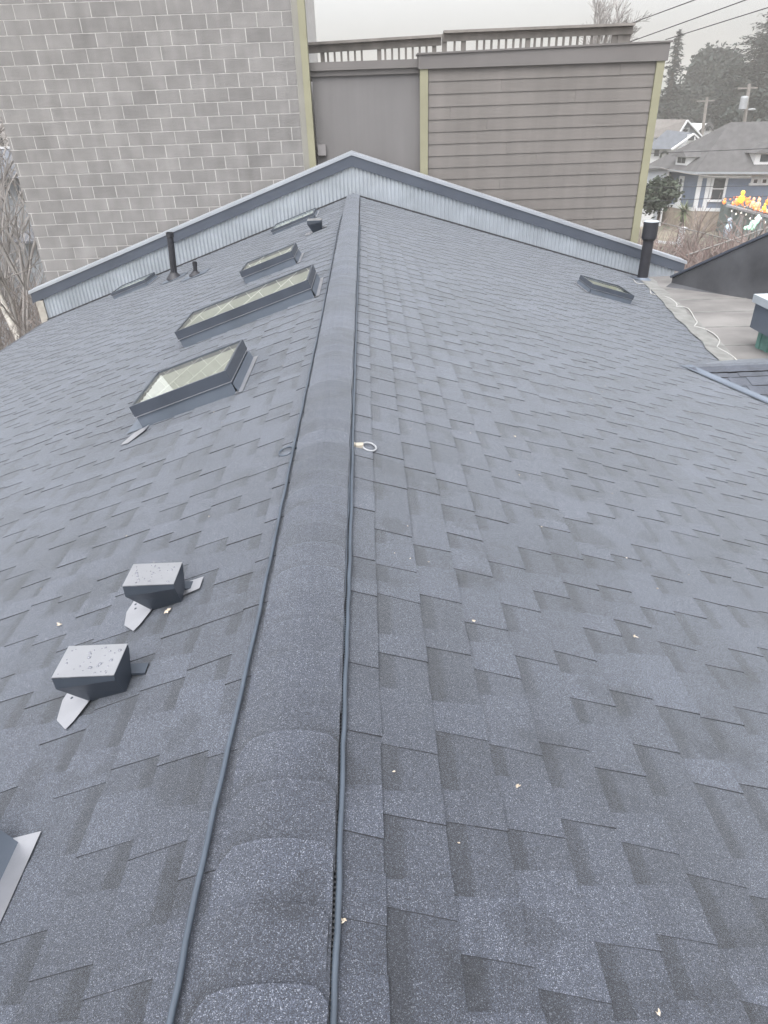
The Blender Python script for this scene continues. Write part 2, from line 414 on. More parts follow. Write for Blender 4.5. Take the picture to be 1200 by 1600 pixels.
for sgn in (-1, 1):
    S = SL if sgn < 0 else SR
    vm.bar((sgn*.088, -2.2, -.088*S+.012), (sgn*.088, 13.05, -.088*S+.012), .006, .024)
    yy = .2
    while yy < 6.0:
        vm.box((sgn*.088, yy, -.118*S-.002), (sgn*.118, yy+.004, -.118*S+.019)); yy += .0105
    vm.bar((sgn*.096, -2.2, -.096*S+.020), (sgn*.096, 13.05, -.096*S+.020), .024, .002)
    vm.bar((sgn*.110, -2.2, -.110*S+.0065), (sgn*.110, 13.05, -.110*S+.0065), .022, .002)
vm.build('ridge_vent', M['black'], roof)

# walls of the house under the roof
w = MB()
w.box((-5.75, -2.1, GZ), (5.9, 12.9, -2.25))
w.build('wall', M['hgrey'], house)
ev = MB()
ev.bar((-6.02, -2.2, -2.08), (-6.02, 13.09, -2.08), .03, .14); ev.build('gutter', M['fascia'], house)

# flat roof, dark raking parapet on its far right
fl = MB()
fl.hexa([(2.6, 6.4, flatz(6.4)-.25), (10.5, 6.4, flatz(6.4)-.25), (10.5, 13.6, flatz(13.6)-.25), (2.6, 13.6, flatz(13.6)-.25),
         (2.6, 6.4, flatz(6.4)), (10.5, 6.4, flatz(6.4)), (10.5, 13.6, flatz(13.6)), (2.6, 13.6, flatz(13.6))])
flat = fl.build('flat_roof', M['membrane'], house)
st = MB()                                            # coated strip where the membrane laps onto the shingles
pts = [6.6+i*.42 for i in range(16)]
for a, b in zip(pts, pts[1:]):
    def e0(q): return xval(q)-.05+.035*sin(q*7.3)+.02*sin(q*17)
    def e1(q): return xval(q)+.20+.03*sin(q*5.1)
    st.face([(e0(a), a, max(flatz(a), -SR*e0(a)+.010)+.007), (e1(a), a, flatz(a)+.006), (e1(b), b, flatz(b)+.006), (e0(b), b, max(flatz(b), -SR*e0(b)+.010)+.007)])
st.build('coating_strip', M['membrane_strip'], flat)
se = MB()
for k in range(5):
    se.bar((4.2, 7.7+k*1.0, flatz(7.7+k*1.0)+.003), (9.8, 7.3+k*1.0, flatz(7.3+k*1.0)+.003), .02, .006)
se.build('membrane_seam', M['membrane_strip'], flat)
b0 = V((5.49, 11.9, 0)); b1 = V((6.132, 10.472, 0)); dd = (b1-b0).normalized(); nn = V((dd.y, -dd.x, 0))
if nn.x < 0: nn = -nn
dw = MB()
def dwp(s, z): p = b0+dd*s; return V((p.x, p.y, z))
dw.prism([dwp(-.05, -1.6), dwp(4.2, -1.6), dwp(4.2, .95), dwp(-.05, -1.37)], nn*.22)
sp = dw.build('side_parapet', M['tar'], house)
cp = MB(); cp.bar(dwp(-.08, -1.36)+nn*.11, dwp(4.2, .972)+nn*.11, .27, .035); cp.build('coping', M['fascia'], sp)
cant = MB(); cant.prism([dwp(-.05, -1.45), dwp(-.05, -1.45)-nn*.12+V((0, 0, -.06)), dwp(-.05, -1.6)], dd*4.2); cant.build('cant_strip', M['tar'], sp)

# galvanised parapet along the far gable
PY = 13.10
par = part('gable_parapet', (0, PY, 0), house)
TL, TR = .343, .3245                                  # fall of its top edge
def ptop(x): return .690-(TL*-x if x < 0 else TR*x)
def pbase(x): return -(SL*-x if x < 0 else SR*x)-.05
co = MB(); x = -5.93; prev = None; N8 = 10
k = 0
while x < 6.0:
    yv = PY+.012-.0085*cos(2*pi*k/N8)
    cur = (V((x, yv, pbase(x))), V((x, yv, ptop(x)-.10)))
    if prev: co.face([prev[0], cur[0], cur[1], prev[1]])
    prev = cur; x += .0685/N8; k += 1
co.build('corrugated_panel', M['zinc'], par, smooth=True)
fa = MB()
for s, xe, T in ((-1, -6.13, TL), (1, 6.16, TR)):
    for nm, ya, yb, za, zb in (('f', PY-.022, PY-.004, -.055, -.235),):
        poly = [(0, ya, ptop(0)+za), (0, ya, ptop(0)+zb), (xe, ya, ptop(xe)+zb), (xe, ya, ptop(xe)+za)]
        fa.prism(poly, (0, yb-ya, 0))
fa.build('fascia', M['fascia'], par)
cp = MB()
for s, xe in ((-1, -6.16), (1, 6.19)):
    a0, a1 = ptop(0), ptop(xe)
    cp.hexa([(0, PY-.035, a0-.062), (xe, PY-.035, a1-.062), (xe, PY+.24, a1-.062), (0, PY+.24, a0-.062), (0, PY-.035, a0-.022), (xe, PY-.035, a1-.022), (xe, PY+.24, a1-.0), (0, PY+.24, a0)])
    cp.hexa([(0, PY-.026, a0-.022), (xe, PY-.026, a1-.022), (xe, PY+.0, a1-.022), (0, PY+.0, a0-.022), (0, PY-.026, a0-.008), (xe, PY-.026, a1-.008), (xe, PY+.0, a1-.002), (0, PY+.0, a0-.002)])
cp.build('coping', M['coping'], par)
bk = MB()
for s, xe in ((-1, -6.0), (1, 6.0)):
    bk.prism([(0, PY+.03, ptop(0)-.07), (0, PY+.03, -.6), (xe, PY+.03, pbase(xe)-.3), (xe, PY+.03, ptop(xe)-.07)], (0, .18, 0))
bk.build('backing_wall', M['hdark'], par)
bf = MB()
for s, xe, S in ((-1, -5.95, SL), (1, 5.85, SR)):
    bf.prism([(0, PY-.03, .030), (0, PY-.03, -.03), (xe, PY-.03, -abs(xe)*S-.03), (xe, PY-.03, -abs(xe)*S+.030)], (0, .022, 0))
bf.build('base_flashing', M['edge'], par)
eb = MB(); eb.box((-6.075, PY-.02, -2.12), (-5.94, PY+.10, ptop(-6)-.24)); eb.build('end_board', M['wood'], par)

# skylights
def skylight(side, v0, v1, y0, y1, h, lab, apron=True, bright_patch=False, d=.042):
    c = slope(side, (v0+v1)/2, (y0+y1)/2, 0)
    sk = part('skylight', c, house); sk['label'] = lab
    def P(v, y, n): return slope(side, v, y, n)
    def ring(mb, a, b, n0, n1, mi=0):
        (va, vb, ya, yb), (wa, wb, za, zb) = a, b          # outer, inner
        O = [(va, ya), (vb, ya), (vb, yb), (va, yb)]; I = [(wa, za), (wb, za), (wb, zb), (wa, zb)]
        for k in range(4):
            k2 = (k+1) % 4
            mb.face([P(*O[k], n0), P(*O[k2], n0), P(*O[k2], n1), P(*O[k], n1)], mi)
            mb.face([P(*O[k], n1), P(*O[k2], n1), P(*I[k2], n1), P(*I[k], n1)], mi)
            mb.face([P(*I[k], n1), P(*I[k2], n1), P(*I[k2], n0), P(*I[k], n0)], mi)
            mb.face([P(*O[k], n0), P(*I[k], n0), P(*I[k2], n0), P(*O[k2], n0)], mi)
    cu = MB(); ring(cu, (v0+.006, v1-.006, y0+.006, y1-.006), (v0+.03, v1-.03, y0+.03, y1-.03), -.01, h*.56); cu.build('curb', M['curb'], sk)
    fr = MB(); ring(fr, (v0, v1, y0, y1), (v0+.016, v1-.016, y0+.016, y1-.016), h*.545, h); fr.build('frame', M['frame'], sk)
    fr = MB(); ring(fr, (v0-.003, v1+.003, y0-.003, y1+.003), (v0+.01, v1-.01, y0+.01, y1-.01), h*.525, h*.55); fr.build('edge_highlight', M['bright'], sk)  # pale ring along the edge, a bevel highlight painted as bright metal
    gl = MB(); gl.face([P(v0+.012, y0+.012, h-.006), P(v1-.012, y0+.012, h-.006), P(v1-.012, y1-.012, h-.006), P(v0+.012, y1-.012, h-.006)]); gl.build('glass', M['glass'], sk)
    we = MB(); we.face([P(v0+.015, y0+.015, h-.034), P(v1-.015, y0+.015, h-.034), P(v1-.015, y1-.015, h-.034), P(v0+.015, y1-.015, h-.034)])
    we.build('raised_well_floor', M['well'], sk)  # well floor lifted close under the glass so the skylight shows brighter
    if bright_patch:
        we = MB(); N_ = 9
        for k in range(N_):                              # white pleats added as the bright patch of light at the low end
            a, b = k/N_, (k+1)/N_; vv = lambda f: v1-.03-.30*(1-f)
            n0, n1 = h-.030, h-.018
            ye = lambda f: y0+.03+(y1-y0-.06)*f
            we.face([P(v1-.03-.27*(1-a), ye(a), n0), P(v1-.03, ye(a), n0), P(v1-.03, ye((a+b)/2), n1), P(v1-.03-.27*(1-(a+b)/2), ye((a+b)/2), n1)])
            we.face([P(v1-.03-.27*(1-(a+b)/2), ye((a+b)/2), n1), P(v1-.03, ye((a+b)/2), n1), P(v1-.03, ye(b), n0), P(v1-.03-.27*(1-b), ye(b), n0)])
        we.build('bright_patch', M['hwhite'], sk)
    fh = MB()
    pass                                              # head flashing above, step flashing along the sides, apron below
    fh.face([P(v0-d, y0-.02, .011), P(v0+.01, y0-.02, .013), P(v0+.01, y1+.02, .013), P(v0-d, y1+.02, .011)])
    fh.build('head_flashing', M['bright'], sk); fh = MB()
    fh.face([P(v0-.012, y0-.004, .012), P(v0-.012, y1+.004, .012), P(v0-.003, y1+.004, h*.45), P(v0-.003, y0-.004, h*.45)])
    fh.build('head_upstand', M['curb'], sk)
    if apron:
        fh = MB(); fh.prism([P(v1-.06, y0-.005, .012), P(v1+.03, y0-.06, .012), P(v1+.075, y0-.20, .0125), P(v1+.02, y0-.22, .0125), P(v1-.05, y0-.09, .012)], slope(side, 0, 0, .0025)-slope(side, 0, 0, 0))
        fh.build('sill_corner', M['bright'], sk); fh = MB()
        fh.face([P(v1-.01, y0-.02, .012), P(v1+.10, y0-.02, .013), P(v1+.10, y1+.02, .013), P(v1-.01, y1+.02, .012)]); fh.build('apron', M['curb'], sk)
    return sk
skylight(-1, .641, 1.301, 3.921, 4.574, .157, 'nearest complete square skylight, left of the ridge', True, True)
skylight(-1, .252, 1.499, 5.809, 6.490, .157, 'long skylight, the longest one, reaching close to the ridge', False)
skylight(-1, .615, 1.259, 7.958, 8.524, .152, 'small square skylight just beyond the long one', False)
skylight(-1, 3.781, 4.449, 12.02, 12.66, .112, 'low skylight far down the left slope against the metal parapet', False)
skylight(-1, .66, 1.42, 11.95, 12.70, .080, 'shallow skylight near the ridge against the metal parapet', False)
skylight(1, 3.327, 3.946, 9.262, 9.86, .130, 'lone skylight on the right slope', False)
skylight(-1, .70, 1.40, .40, .985, .150, 'skylight cut off by the left edge of the photo', False, False, .066)

# exhaust hoods
def hood(cx, cy, tw, tl, ztop, lab, s=1., detail=True, tab=True):
    """level-topped hood whose open mouth faces down the left slope; cx,cy = centre of the top plate"""
    pz = lambda x: SL*x
    h = part('roof_vent', (cx, cy, pz(cx)), house); h['label'] = lab
    x0, x1, y0, y1 = cx-tw/2, cx+tw/2, cy-tl/2, cy+tl/2
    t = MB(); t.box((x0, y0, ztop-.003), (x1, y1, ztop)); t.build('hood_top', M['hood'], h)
    b = MB(); o = .012*s
    zl = ztop-.004; lip = .040*s
    # body sides: lip at the mouth, tapering in to the base on the slope
    B = [(x0+.055*s, y0+.045*s), (x1-.002, y0+.040*s), (x1-.002, y1-.03*s), (x0+.055*s, y1-.03*s)]
    T = [(x0, y0), (x1, y0), (x1, y1), (x0, y1)]
    for k in range(4):
        k2 = (k+1) % 4
        a, c = T[k], T[k2]; e, f = B[k], B[k2]
        la = lip if k in (0, 3) else lip*.4; lc = lip if k2 in (0, 3) else lip*.4
        b.face([(a[0], a[1], zl), (c[0], c[1], zl), (c[0], c[1], zl-lc), (a[0], a[1], zl-la)])
        if k != 3:
            b.face([(a[0], a[1], zl-la), (c[0], c[1], zl-lc), (f[0], f[1], pz(f[0])+.006), (e[0], e[1], pz(e[0])+.006)])
    b.face([(B[3][0]+.02, B[3][1], pz(B[3][0]+.02)+.006), (B[0][0]+.02, B[0][1], pz(B[0][0]+.02)+.006), (x0+.04*s, y0+.01, zl-.002), (x0+.04*s, y1-.01, zl-.002)])
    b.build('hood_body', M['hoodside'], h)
    f = MB()
    def fp(x, y): return (x, y, pz(x)+.0135)
    if tab: f.face([fp(x1-.02, y0+.06*s), fp(x1+.055*s, y0+.075*s), fp(x1+.055*s, y1+.02*s), fp(x1-.02, y1+.02*s)])
    if tab: f.build('flashing', M['bright'], h)
    f = MB()
    for q in ((x0-.012*s, y0+.075*s), (x0-.02*s, y1-.02)): f.blob(fp(*q), .0055, .0055, .004, 8, 4, 1)
    f.prism([fp(x0+.058*s, y0+.038*s), fp(x0+.060*s, y1-.02), fp(x0-.035*s, y1+.01), fp(x0-.045*s, y1-.05*s), fp(x0-.028*s, y0-.005), fp(x0+.02*s, y0-.055*s), fp(x0+.035*s, y0-.03*s)], (0, 0, .0015))
    f.build('flashing', [M['bright'], M['frame']], h)
    f = MB(); f.box((x1-.02, y1-.03, pz(x1)+.012), (x1+.040*s, y1+.012, pz(x1)+.020)); f.build('flashing_bracket', M['hoodside'], h)
    if detail:
        d = MB(); rn = random.Random(int(cy*100))
        for k in range(34):
            r = rn.choice((.0016, .002, .0025, .003, .004, .0055)); d.blob((rn.uniform(x0+.012, x1-.012), rn.uniform(y0+.01, y1-.01), ztop), r*rn.uniform(.8, 1.3), r, r*.45, 8, 4)
        d = d.build('water_drops', M['drop'], h, smooth=True); d['kind'] = 'stuff'
hood(-.612, 1.452, .172, .128, -.066, 'nearer of the two droplet-covered roof vents', 1., True, False)
hood(-.530, 1.828, .165, .122, -.040, 'farther of the two droplet-covered roof vents')
p = onL(493, 362); hood(p.x, p.y, .20, .20, SL*p.x+.16, 'small roof vent high up near the metal parapet', 1.2, False)

# vent pipes
def pipe(base, top, r, lab, wide=None, cone=(.13, .10), open_top=False):
    base, top = V(base), V(top)
    vp = part('vent_pipe', base, house); vp['label'] = lab
    m_ = MB(); H = (top-base).length; ax = (top-base)
    prof = [(r, -.05), (r, H)]
    if wide: prof = [(r, -.05), (r, H*wide[1]), (wide[0], H*wide[1]+.05), (wide[0], H), (wide[0]*.9, H), (wide[0]*.9, H-.02)]
    else: prof = [(r, -.05), (r, H-.07), (r*1.18, H-.065), (r*1.18, H), (r*1.02, H), (r*1.02, H-.03)]
    m_.lathe(base, prof, 20, axis=ax); m_.build('pipe', M['pipe'], vp, smooth=False)
    c = MB(); c.lathe(base, [(cone[0], 0), (cone[0]*.95, .02), (r*1.15, cone[1]), (r*1.05, cone[1]+.015)], 18); c.build('boot', M['pipe'] if not wide else M['curb'], vp)
    f = MB(); S = -SL if base.x < 0 else SR
    def fp(x, y): return (base.x+x, base.y+y, base.z-S*x+.013)
    f.prism([fp(-.2, -.17), fp(.2, -.17), fp(.2, .17), fp(-.2, .17)], (0, 0, .002)); f.build('flashing', M['curb'], vp)
    if wide:
        cpm = MB(); cpm.lathe(top, [(wide[0]*1.0, -.006), (wide[0]*1.03, .004), (wide[0]*.9, .012), (.01, .018)], 20); cpm.build('cap', M['whitecap'], vp)
pb = onL(273, 436); pipe(pb, at(265, 363, pb.y), .050, 'tall black pipe on the left slope')
pb = onL(306, 431); pipe(pb, at(304, 409, pb.y), .030, 'short black pipe beside the taller one', cone=(.10, .07))
pb = at(1003, 440, 12.62); pb.z = -SR*pb.x
pt = at(1018, 346, 12.62); pipe(pb, (pb.x+(pt.x-pb.x)*.35, 12.62, pt.z), .092, 'thick black pipe with a pale cap on the right slope', (.128, .68), (.16, .05))

# small cross gable at the right
DY, DZ, DX = 6.22, -.962, 3.14
cg = MB(); rn = random.Random(3)
XE = 8.0; DS = .272
def cgp(x, u, n=0.): k = sqrt(1+DS*DS); return V((x, DY-u/k-n*DS/k, DZ-u*DS/k+n/k))
def xcut(u): q = cgp(0, u); return max(DX-.1, -q.z/SR+.03)
for i in range(13):
    u0, u1 = .05+i*EXP, .05+(i+1)*EXP
    x = xcut(u1)-rn.uniform(0, .2)
    cg.face([cgp(xcut(u0), u0, .0), cgp(xcut(u1), u1, .005), cgp(XE, u1, .005), cgp(XE, u0, .0)], 0, .9)
    cg.face([cgp(xcut(u1), u1, .005), cgp(xcut(u1), u1, -.003), cgp(XE, u1, -.003), cgp(XE, u1, .005)], 1)
    while x < XE:
        L = rn.uniform(.12, .28); a = max(x, xcut(u1)+.01)
        if x+L-a > .03:
            t = rn.uniform(.82, 1.12); A = [cgp(a, u0, .004), cgp(a, u1, .010), cgp(x+L, u1, .010), cgp(x+L, u0, .004)]
            cg.face(A, 0, t)
            for p_, q_ in ((1, 2), (0, 1), (2, 3)): cg.face([A[p_], A[p_]-V((0, 0, .008)), A[q_]-V((0, 0, .008)), A[q_]], 1)
        x += L+rn.uniform(.0, .16)
cg.face([(DX, DY, DZ), (XE, DY, DZ), (XE, DY+1.6, DZ-1.6*DS), (xval(7.8), DY+1.6, DZ-1.6*DS)], 0, .9)
cgo = cg.build('cross_gable_roof', [M['shingle'], M['edge']], house)
cc = MB(); x = 3.02
while x < 8:
    t = rn.uniform(.85, 1.15); r_ = .12
    A = [(x, DY-r_, DZ-.02), (x, DY-.04, DZ+.010), (x, DY+.04, DZ+.010), (x, DY+r_, DZ-.02)]
    B = [(x+.30, q[1], q[2]+.008) for q in A]
    for k in range(3): cc.face([A[k], B[k], B[k+1], A[k+1]], 0, t)
    for k in range(3): cc.face([A[k], A[k+1], (A[k+1][0], A[k+1][1], A[k+1][2]-.012), (A[k][0], A[k][1], A[k][2]-.012)], 1)
    cc.face([A[0], (A[0][0], A[0][1], A[0][2]-.012), (B[0][0], B[0][1], B[0][2]-.014), B[0]], 1)
    x += .145
cc.build('ridge_cap', [M['cap'], M['edge']], cgo)
vf = MB()                                             # open metal valley between the two slopes
for u0, u1 in [(i*.25, (i+1)*.25) for i in range(9)]:
    def vl(u):
        q = cgp(0, u); x = -q.z/SR; return x, q.y
    (xa, ya), (xb, yb) = vl(u0), vl(u1)
    vf.face([(xa-.085, ya, -SR*(xa-.085)+.016), (xb-.085, yb, -SR*(xb-.085)+.016), (xb, yb, -SR*xb+.020), (xa, ya, -SR*xa+.020)])
    vf.face([(xa, ya, -SR*xa+.020), (xb, yb, -SR*xb+.020), (xb+.05, yb, -SR*xb+.03), (xa+.05, ya, -SR*xa+.03)])
vf.build('valley_flashing', M['curb'], cgo)

# green clad chimney chase
gx0, gy0, gy1 = 4.66, 6.6, 7.56
ch = part('chimney_chase', (gx0+.6, 7.1, -1.2), house); ch['label'] = 'green clad chase with white metal cap'
a = MB(); a.box((gx0, gy0, -1.75), (gx0+1.4, gy1, -.99))
for k in range(6): a.box((gx0-.012, gy0+.02+k*.17, -1.75), (gx0, gy0+.055+k*.17, -.99))
for k in range(6): a.box((gx0+k*.24, gy0-.012, -1.75), (gx0+.035+k*.24, gy0, -.99))
a.build('siding', M['green'], ch)
a = MB(); a.box((gx0-.09, gy0-.09, -1.0), (gx0+1.5, gy1+.05, -.72)); a.build('fascia', M['curb'], ch)
a = MB(); a.box((gx0-.12, gy0-.12, -.72), (gx0+1.53, gy1+.08, -.635)); a.build('cap', M['whitecap'], ch)

# ---------------------------------------------------------------- cables, cord, rings and leaf bits on the roof
def wander(pts, z, steps=8, amp=.0015):
    out = []
    P = [onz for onz in (atz(px, py, z) for px, py in pts)]
    # Catmull-Rom through the measured points
    P = [P[0]*2-P[1]]+P+[P[-1]*2-P[-2]]
    for i in range(1, len(P)-2):
        for k in range(steps):
            t = k/steps; a, b, c, d = P[i-1], P[i], P[i+1], P[i+2]
            q = .5*((2*b)+(c-a)*t+(2*a-5*b+4*c-d)*t*t+(-a+3*b-3*c+d)*t*t*t)
            out.append(q+V((R(-amp, amp), 0, R(-amp, amp)*.5)))
    return out
c = MB(); path = wander([(255, 1640), (265, 1600), (325, 1310), (400, 980), (430, 838), (455, 720), (478, 610), (497, 520), (515, 430), (530, 350), (538, 328)], -.026)
path = [V((-.16, -1.5, -.045))]+path
c.tube(path, .0068, 8); cl = c.build('ridge_cable', M['cable'], smooth=True)
tag(cl, 'single grey cable along the left edge of the ridge cap', 'cable', 'cables along the ridge')
c = MB(); pathr = wander([(514, 1640), (516, 1600), (528, 1300), (537, 1050), (545, 850), (551, 650), (556, 500), (560, 400), (562, 345)], -.021)
pathr = [q+V((.005, 0, .001)) for q in pathr]
c.tube([V((.136, -1.5, -.032))]+pathr, .0066, 8)
p2 = [q+V((-.0125+R(-.0015, .0015), 0, .001)) for q in pathr if q.y > 1.32]
c.tube(p2, .0052, 6)
cr = c.build('ridge_cable', M['cable'], smooth=True)
tag(cr, 'grey cable doubled along the right edge of the ridge cap', 'cable', 'cables along the ridge')

c = MB(); z3 = lambda x, y: (980+x/5.4545, 340+y/5.4545)
rp = []
for q in ((50, 525), (68, 548), (90, 565), (125, 565), (150, 567), (178, 580), (195, 603), (197, 630), (205, 652), (245, 656), (285, 658), (330, 675), (370, 690), (408, 717), (425, 742), (418, 768), (440, 755), (480, 760), (520, 773), (545, 805), (562, 835), (580, 868), (597, 892), (570, 928), (605, 934), (645, 945), (690, 963), (735, 988), (768, 1018), (787, 1045), (780, 1075), (763, 1105), (800, 1126), (850, 1152), (885, 1174), (920, 1202), (950, 1235)):
    a, b = onR(*z3(*q), .012), on(*z3(*q), (0, -FA, 1), FB+.012)
    rp.append(a if a.y < b.y else b)
c.tube(rp, .0078, 6); tag(c.build('extension_cord', M['rope'], smooth=True), 'thin white cord winding along the edge of the flat roof', 'cord')

a = onL(447, 705, .012); c = MB(); c.torus(a, (-.3, -.1, 1), .034, .0045, sx=1.); c.bar(a+V((.03, .01, .008)), a+V((.07, .0, .018)), .012, .008)
tag(c.build('metal_ring', M['cable'], smooth=True), 'dark metal ring on the left shingles beside the ridge cable', 'ring', 'rings beside the ridge')
a = onR(577, 698, .014); c = MB(); c.torus(a, (.3, -.15, 1), .032, .0045); rg = c.build('metal_ring', M['steel'], smooth=True)
tag(rg, 'pale metal ring with a tan clip on the right shingles', 'ring', 'rings beside the ridge')
c = MB(); c.box(a+V((-.060, -.016, .0)), a+V((-.026, .014, .016))); c.box(a+V((-.088, -.010, .004)), a+V((-.062, .012, .020))); c.build('clip', mat('tan plastic', (.36, .33, .28), .6), rg)

def leafbit(px, py, side, s, lab, grp='leaf scraps on the shingles'):
    p = (onL if side < 0 else onR)(px, py, .012); m_ = MB(); rn = random.Random(int(px*7+py))
    for k in range(3):
        a = rn.uniform(0, 6.28); d = V((cos(a), sin(a), 0))*s; e = V((-sin(a), cos(a), 0))*s*.45
        q = p+V((rn.uniform(-s, s)*.6, rn.uniform(-s, s)*.6, rn.uniform(0, s*.4)))
        m_.prism([q-d, q-e+V((0, 0, s*.3)), q+d, q+e], (0, 0, .0008))
    tag(m_.build('leaf_scrap', M['leafbit']), lab, 'leaf', grp)
leafbit(260, 955, -1, .011, 'pale leaf scrap just below the farther droplet-covered roof vent')
leafbit(92, 976, -1, .009, 'tan leaf scrap on the left slope up and left of the nearer vent')
leafbit(740, 971, 1, .006, 'orange leaf scrap on the right slope mid-field')
leafbit(805, 682, 1, .009, 'thin white leaf scrap high on the right slope')
leafbit(992, 995, 1, .007, 'whitish leaf scrap far out on the right slope')
leafbit(1028, 1582, 1, .005, 'tiny tan leaf scrap at the bottom right of the roof')
leafbit(810, 1228, 1, .006, 'tiny pale leaf scrap low on the right slope')
leafbit(537, 1440, 1, .0045, 'tiny white leaf scrap beside the doubled cable')
m_ = MB(); rn = random.Random(9)
for k in range(320):
    side = rn.choice((-1, 1, 1)); v = rn.uniform(.2, 5.5); y = rn.uniform(.3, 9); s = rn.uniform(.0015, .0045)
    p = slope(side, v, y, .011); a = rn.uniform(0, 6.28)
    m_.prism([p+V((s*cos(a), s*sin(a), 0)), p+V((-s*.6*sin(a), s*.6*cos(a), 0)), p-V((s*1.3*cos(a), s*sin(a), 0)), p+V((s*.5*sin(a), -s*.5*cos(a), 0))], (0, 0, .002))
o = m_.build('roof_grit', M['leafbit'], origin=(0, 4, 0)); o['kind'] = 'stuff'; o['label'] = 'pale specks of grit and seed scattered over the shingles'; o['category'] = 'grit'

# ---------------------------------------------------------------- CONCRETE BLOCK BUILDING
BY = 13.5
bb = thing('block_building', (-3.4, BY, GZ), 'tall grey concrete block building behind the metal parapet', 'building')
X0, X1 = -5.96, -.86
wl = MB(); wl.box((X0+.004, BY+.003, GZ), (X1, BY+7, 6.4), 1)
rn = random.Random(4); J = .0065
zr = .26+.2033*0; row = 0
z = zr-.2033*36
while z < 6.3:
    off = .17 if row % 2 else .373
    x1 = X1; first = True
    while x1 > X0+.01:
        wdt = off if first else .4064; first = False
        x0 = max(x1-wdt, X0)
        if x1-x0 > .03:
            t = rn.gauss(1, .05); t = min(1.15, max(.86, t))
            if rn.random() < .07: t *= 1.12
            if rn.random() < .04: t *= .88
            wl.hexa([(x0+J, BY-.002, z+J), (x1-J, BY-.002, z+J), (x1-J, BY+.02, z+J), (x0+J, BY+.02, z+J), (x0+J, BY-.002, z+.2033-J), (x1-J, BY-.002, z+.2033-J), (x1-J, BY+.02, z+.2033-J), (x0+J, BY+.02, z+.2033-J)], 0, t)
        x1 = x0
    # return on the left side wall
    z += .2033; row += 1
wl.build('wall', [M['block'], M['mortar']], bb)
cm = MB(); cm.box((X1+.001, BY-.03, GZ), (X1+.10, BY+.2, 6.4)); cm.build('corner_trim', M['olive2'], bb)
cm = MB(); cm.box((X1+.101, BY-.045, GZ), (X1+.215, BY+.2, 6.4)); cm.build('corner_trim', M['olive'], bb)
cm = MB(); cm.box((X0-.1, BY-.08, 6.4), (X1+.3, BY+7.1, 6.6)); cm.build('coping', M['tanfascia'], bb)

# ---------------------------------------------------------------- TAUPE SIDED BUILDING
tb = thing('sided_building', (2.4, 14, GZ), 'taupe lap-sided building with olive corner trim and a roof railing', 'building')
TY = 13.55
pz = MB(); pz.box((-.62, TY+.14, GZ), (1.25, TY+5, 1.88)); pz.build('panel_wall', M['panel'], tb)
pz = MB(); pz.box((-.66, TY+.06, 1.88), (1.22, TY+.40, 2.00)); pz.box((-.64, TY+.10, 1.80), (1.22, TY+.39, 1.878)); pz.build('panel_cap', M['tanfascia'], tb)
core = MB(); core.box((1.24, TY+.03, GZ), (5.32, TY+5.2, 1.95)); core.build('core_wall', M['siding'], tb)
sd = MB(); rn = random.Random(2); z = 1.86; EX = .1885
while z > -4:
    a = z-EX; xs = [1.36]; x = 1.36+rn.uniform(.3, 3.4)
    while x < 5.1: xs.append(x); x += 3.66
    xs.append(5.225)
    for x0, x1 in zip(xs, xs[1:]):
        t = rn.uniform(.96, 1.04); e0, e1 = rn.uniform(-.002, .002), rn.uniform(-.002, .002); x1 -= .003
        sd.hexa([(x0, TY-.010, a+e0), (x1, TY-.010, a+e1), (x1, TY+.028, a+e1), (x0, TY+.028, a+e0), (x0, TY+.001, z+.004), (x1, TY+.001, z+.004), (x1, TY+.028, z+.004), (x0, TY+.028, z+.004)], 0, t)
    z -= EX
sd.build('lap_siding', M['siding'], tb)
for xa, xb in ((1.215, 1.352), (5.228, 5.365)):
    t_ = MB(); t_.box((xa, TY-.032, GZ), (xb, TY+.029, 1.86)); t_.build('corner_trim', M['olive'], tb)
fs = MB()
fs.hexa([(1.19, TY-.05, 1.85), (5.40, TY-.05, 1.85), (5.40, TY+.3, 1.85), (1.19, TY+.3, 1.85), (1.19, TY-.05, 2.05), (5.40, TY-.05, 2.105), (5.40, TY+.3, 2.105), (1.19, TY+.3, 2.05)])
fs.hexa([(1.17, TY-.07, 2.05), (5.43, TY-.07, 2.105), (5.43, TY+.34, 2.105), (1.17, TY+.34, 2.05), (1.17, TY-.07, 2.075), (5.43, TY-.07, 2.13), (5.43, TY+.34, 2.13), (1.17, TY+.34, 2.075)])
fs.build('fascia', M['tanfascia'], tb)
u = MB(); a = at(503, 233, TY+.1); u.box((a.x-.07, TY+.07, a.z-.10), (a.x+.07, TY+.139, a.z+.07)); u.build('utility_box', M['box'], tb)
RY = 14.35
rl = part('railing', (2.2, RY, 1.9), tb)
def rz(px, py): return at(px, py, RY)
L0, L1, L2, L3 = rz(478, 67), rz(690, 54), rz(693, 48), rz(991, 36)
def rails(a, b, nm='top_rail'):
    r_ = MB(); r_.bar(a-V((0, 0, .02)), b-V((0, 0, .02)), .15, .04); r_.bar(a+V((0, .03, -.10)), b+V((0, .03, -.10)), .04, .11); r_.build(nm, M['rail'], rl)
rails(L0, L1); rails(L2, L3)
bm_ = MB(); bm_.bar(V((L0.x, RY+.03, 1.80)), V((L1.x, RY+.03, 1.80)), .04, .09); bm_.bar(V((L2.x, RY+.03, 1.88)), V((L3.x, RY+.03, 1.92)), .04, .09); bm_.build('bottom_rail', M['rail'], rl)
def along(a, b, px_list, w, nm):
    for px in px_list:
        t = (at(px, 60, RY).x-a.x)/(b.x-a.x); p = a.lerp(b, t); q = MB(); q.box((p.x-w/2, RY-.02+.055, 1.70), (p.x+w/2, RY+.02+.055, p.z-.04)); q.build(nm, M['rail'], rl)
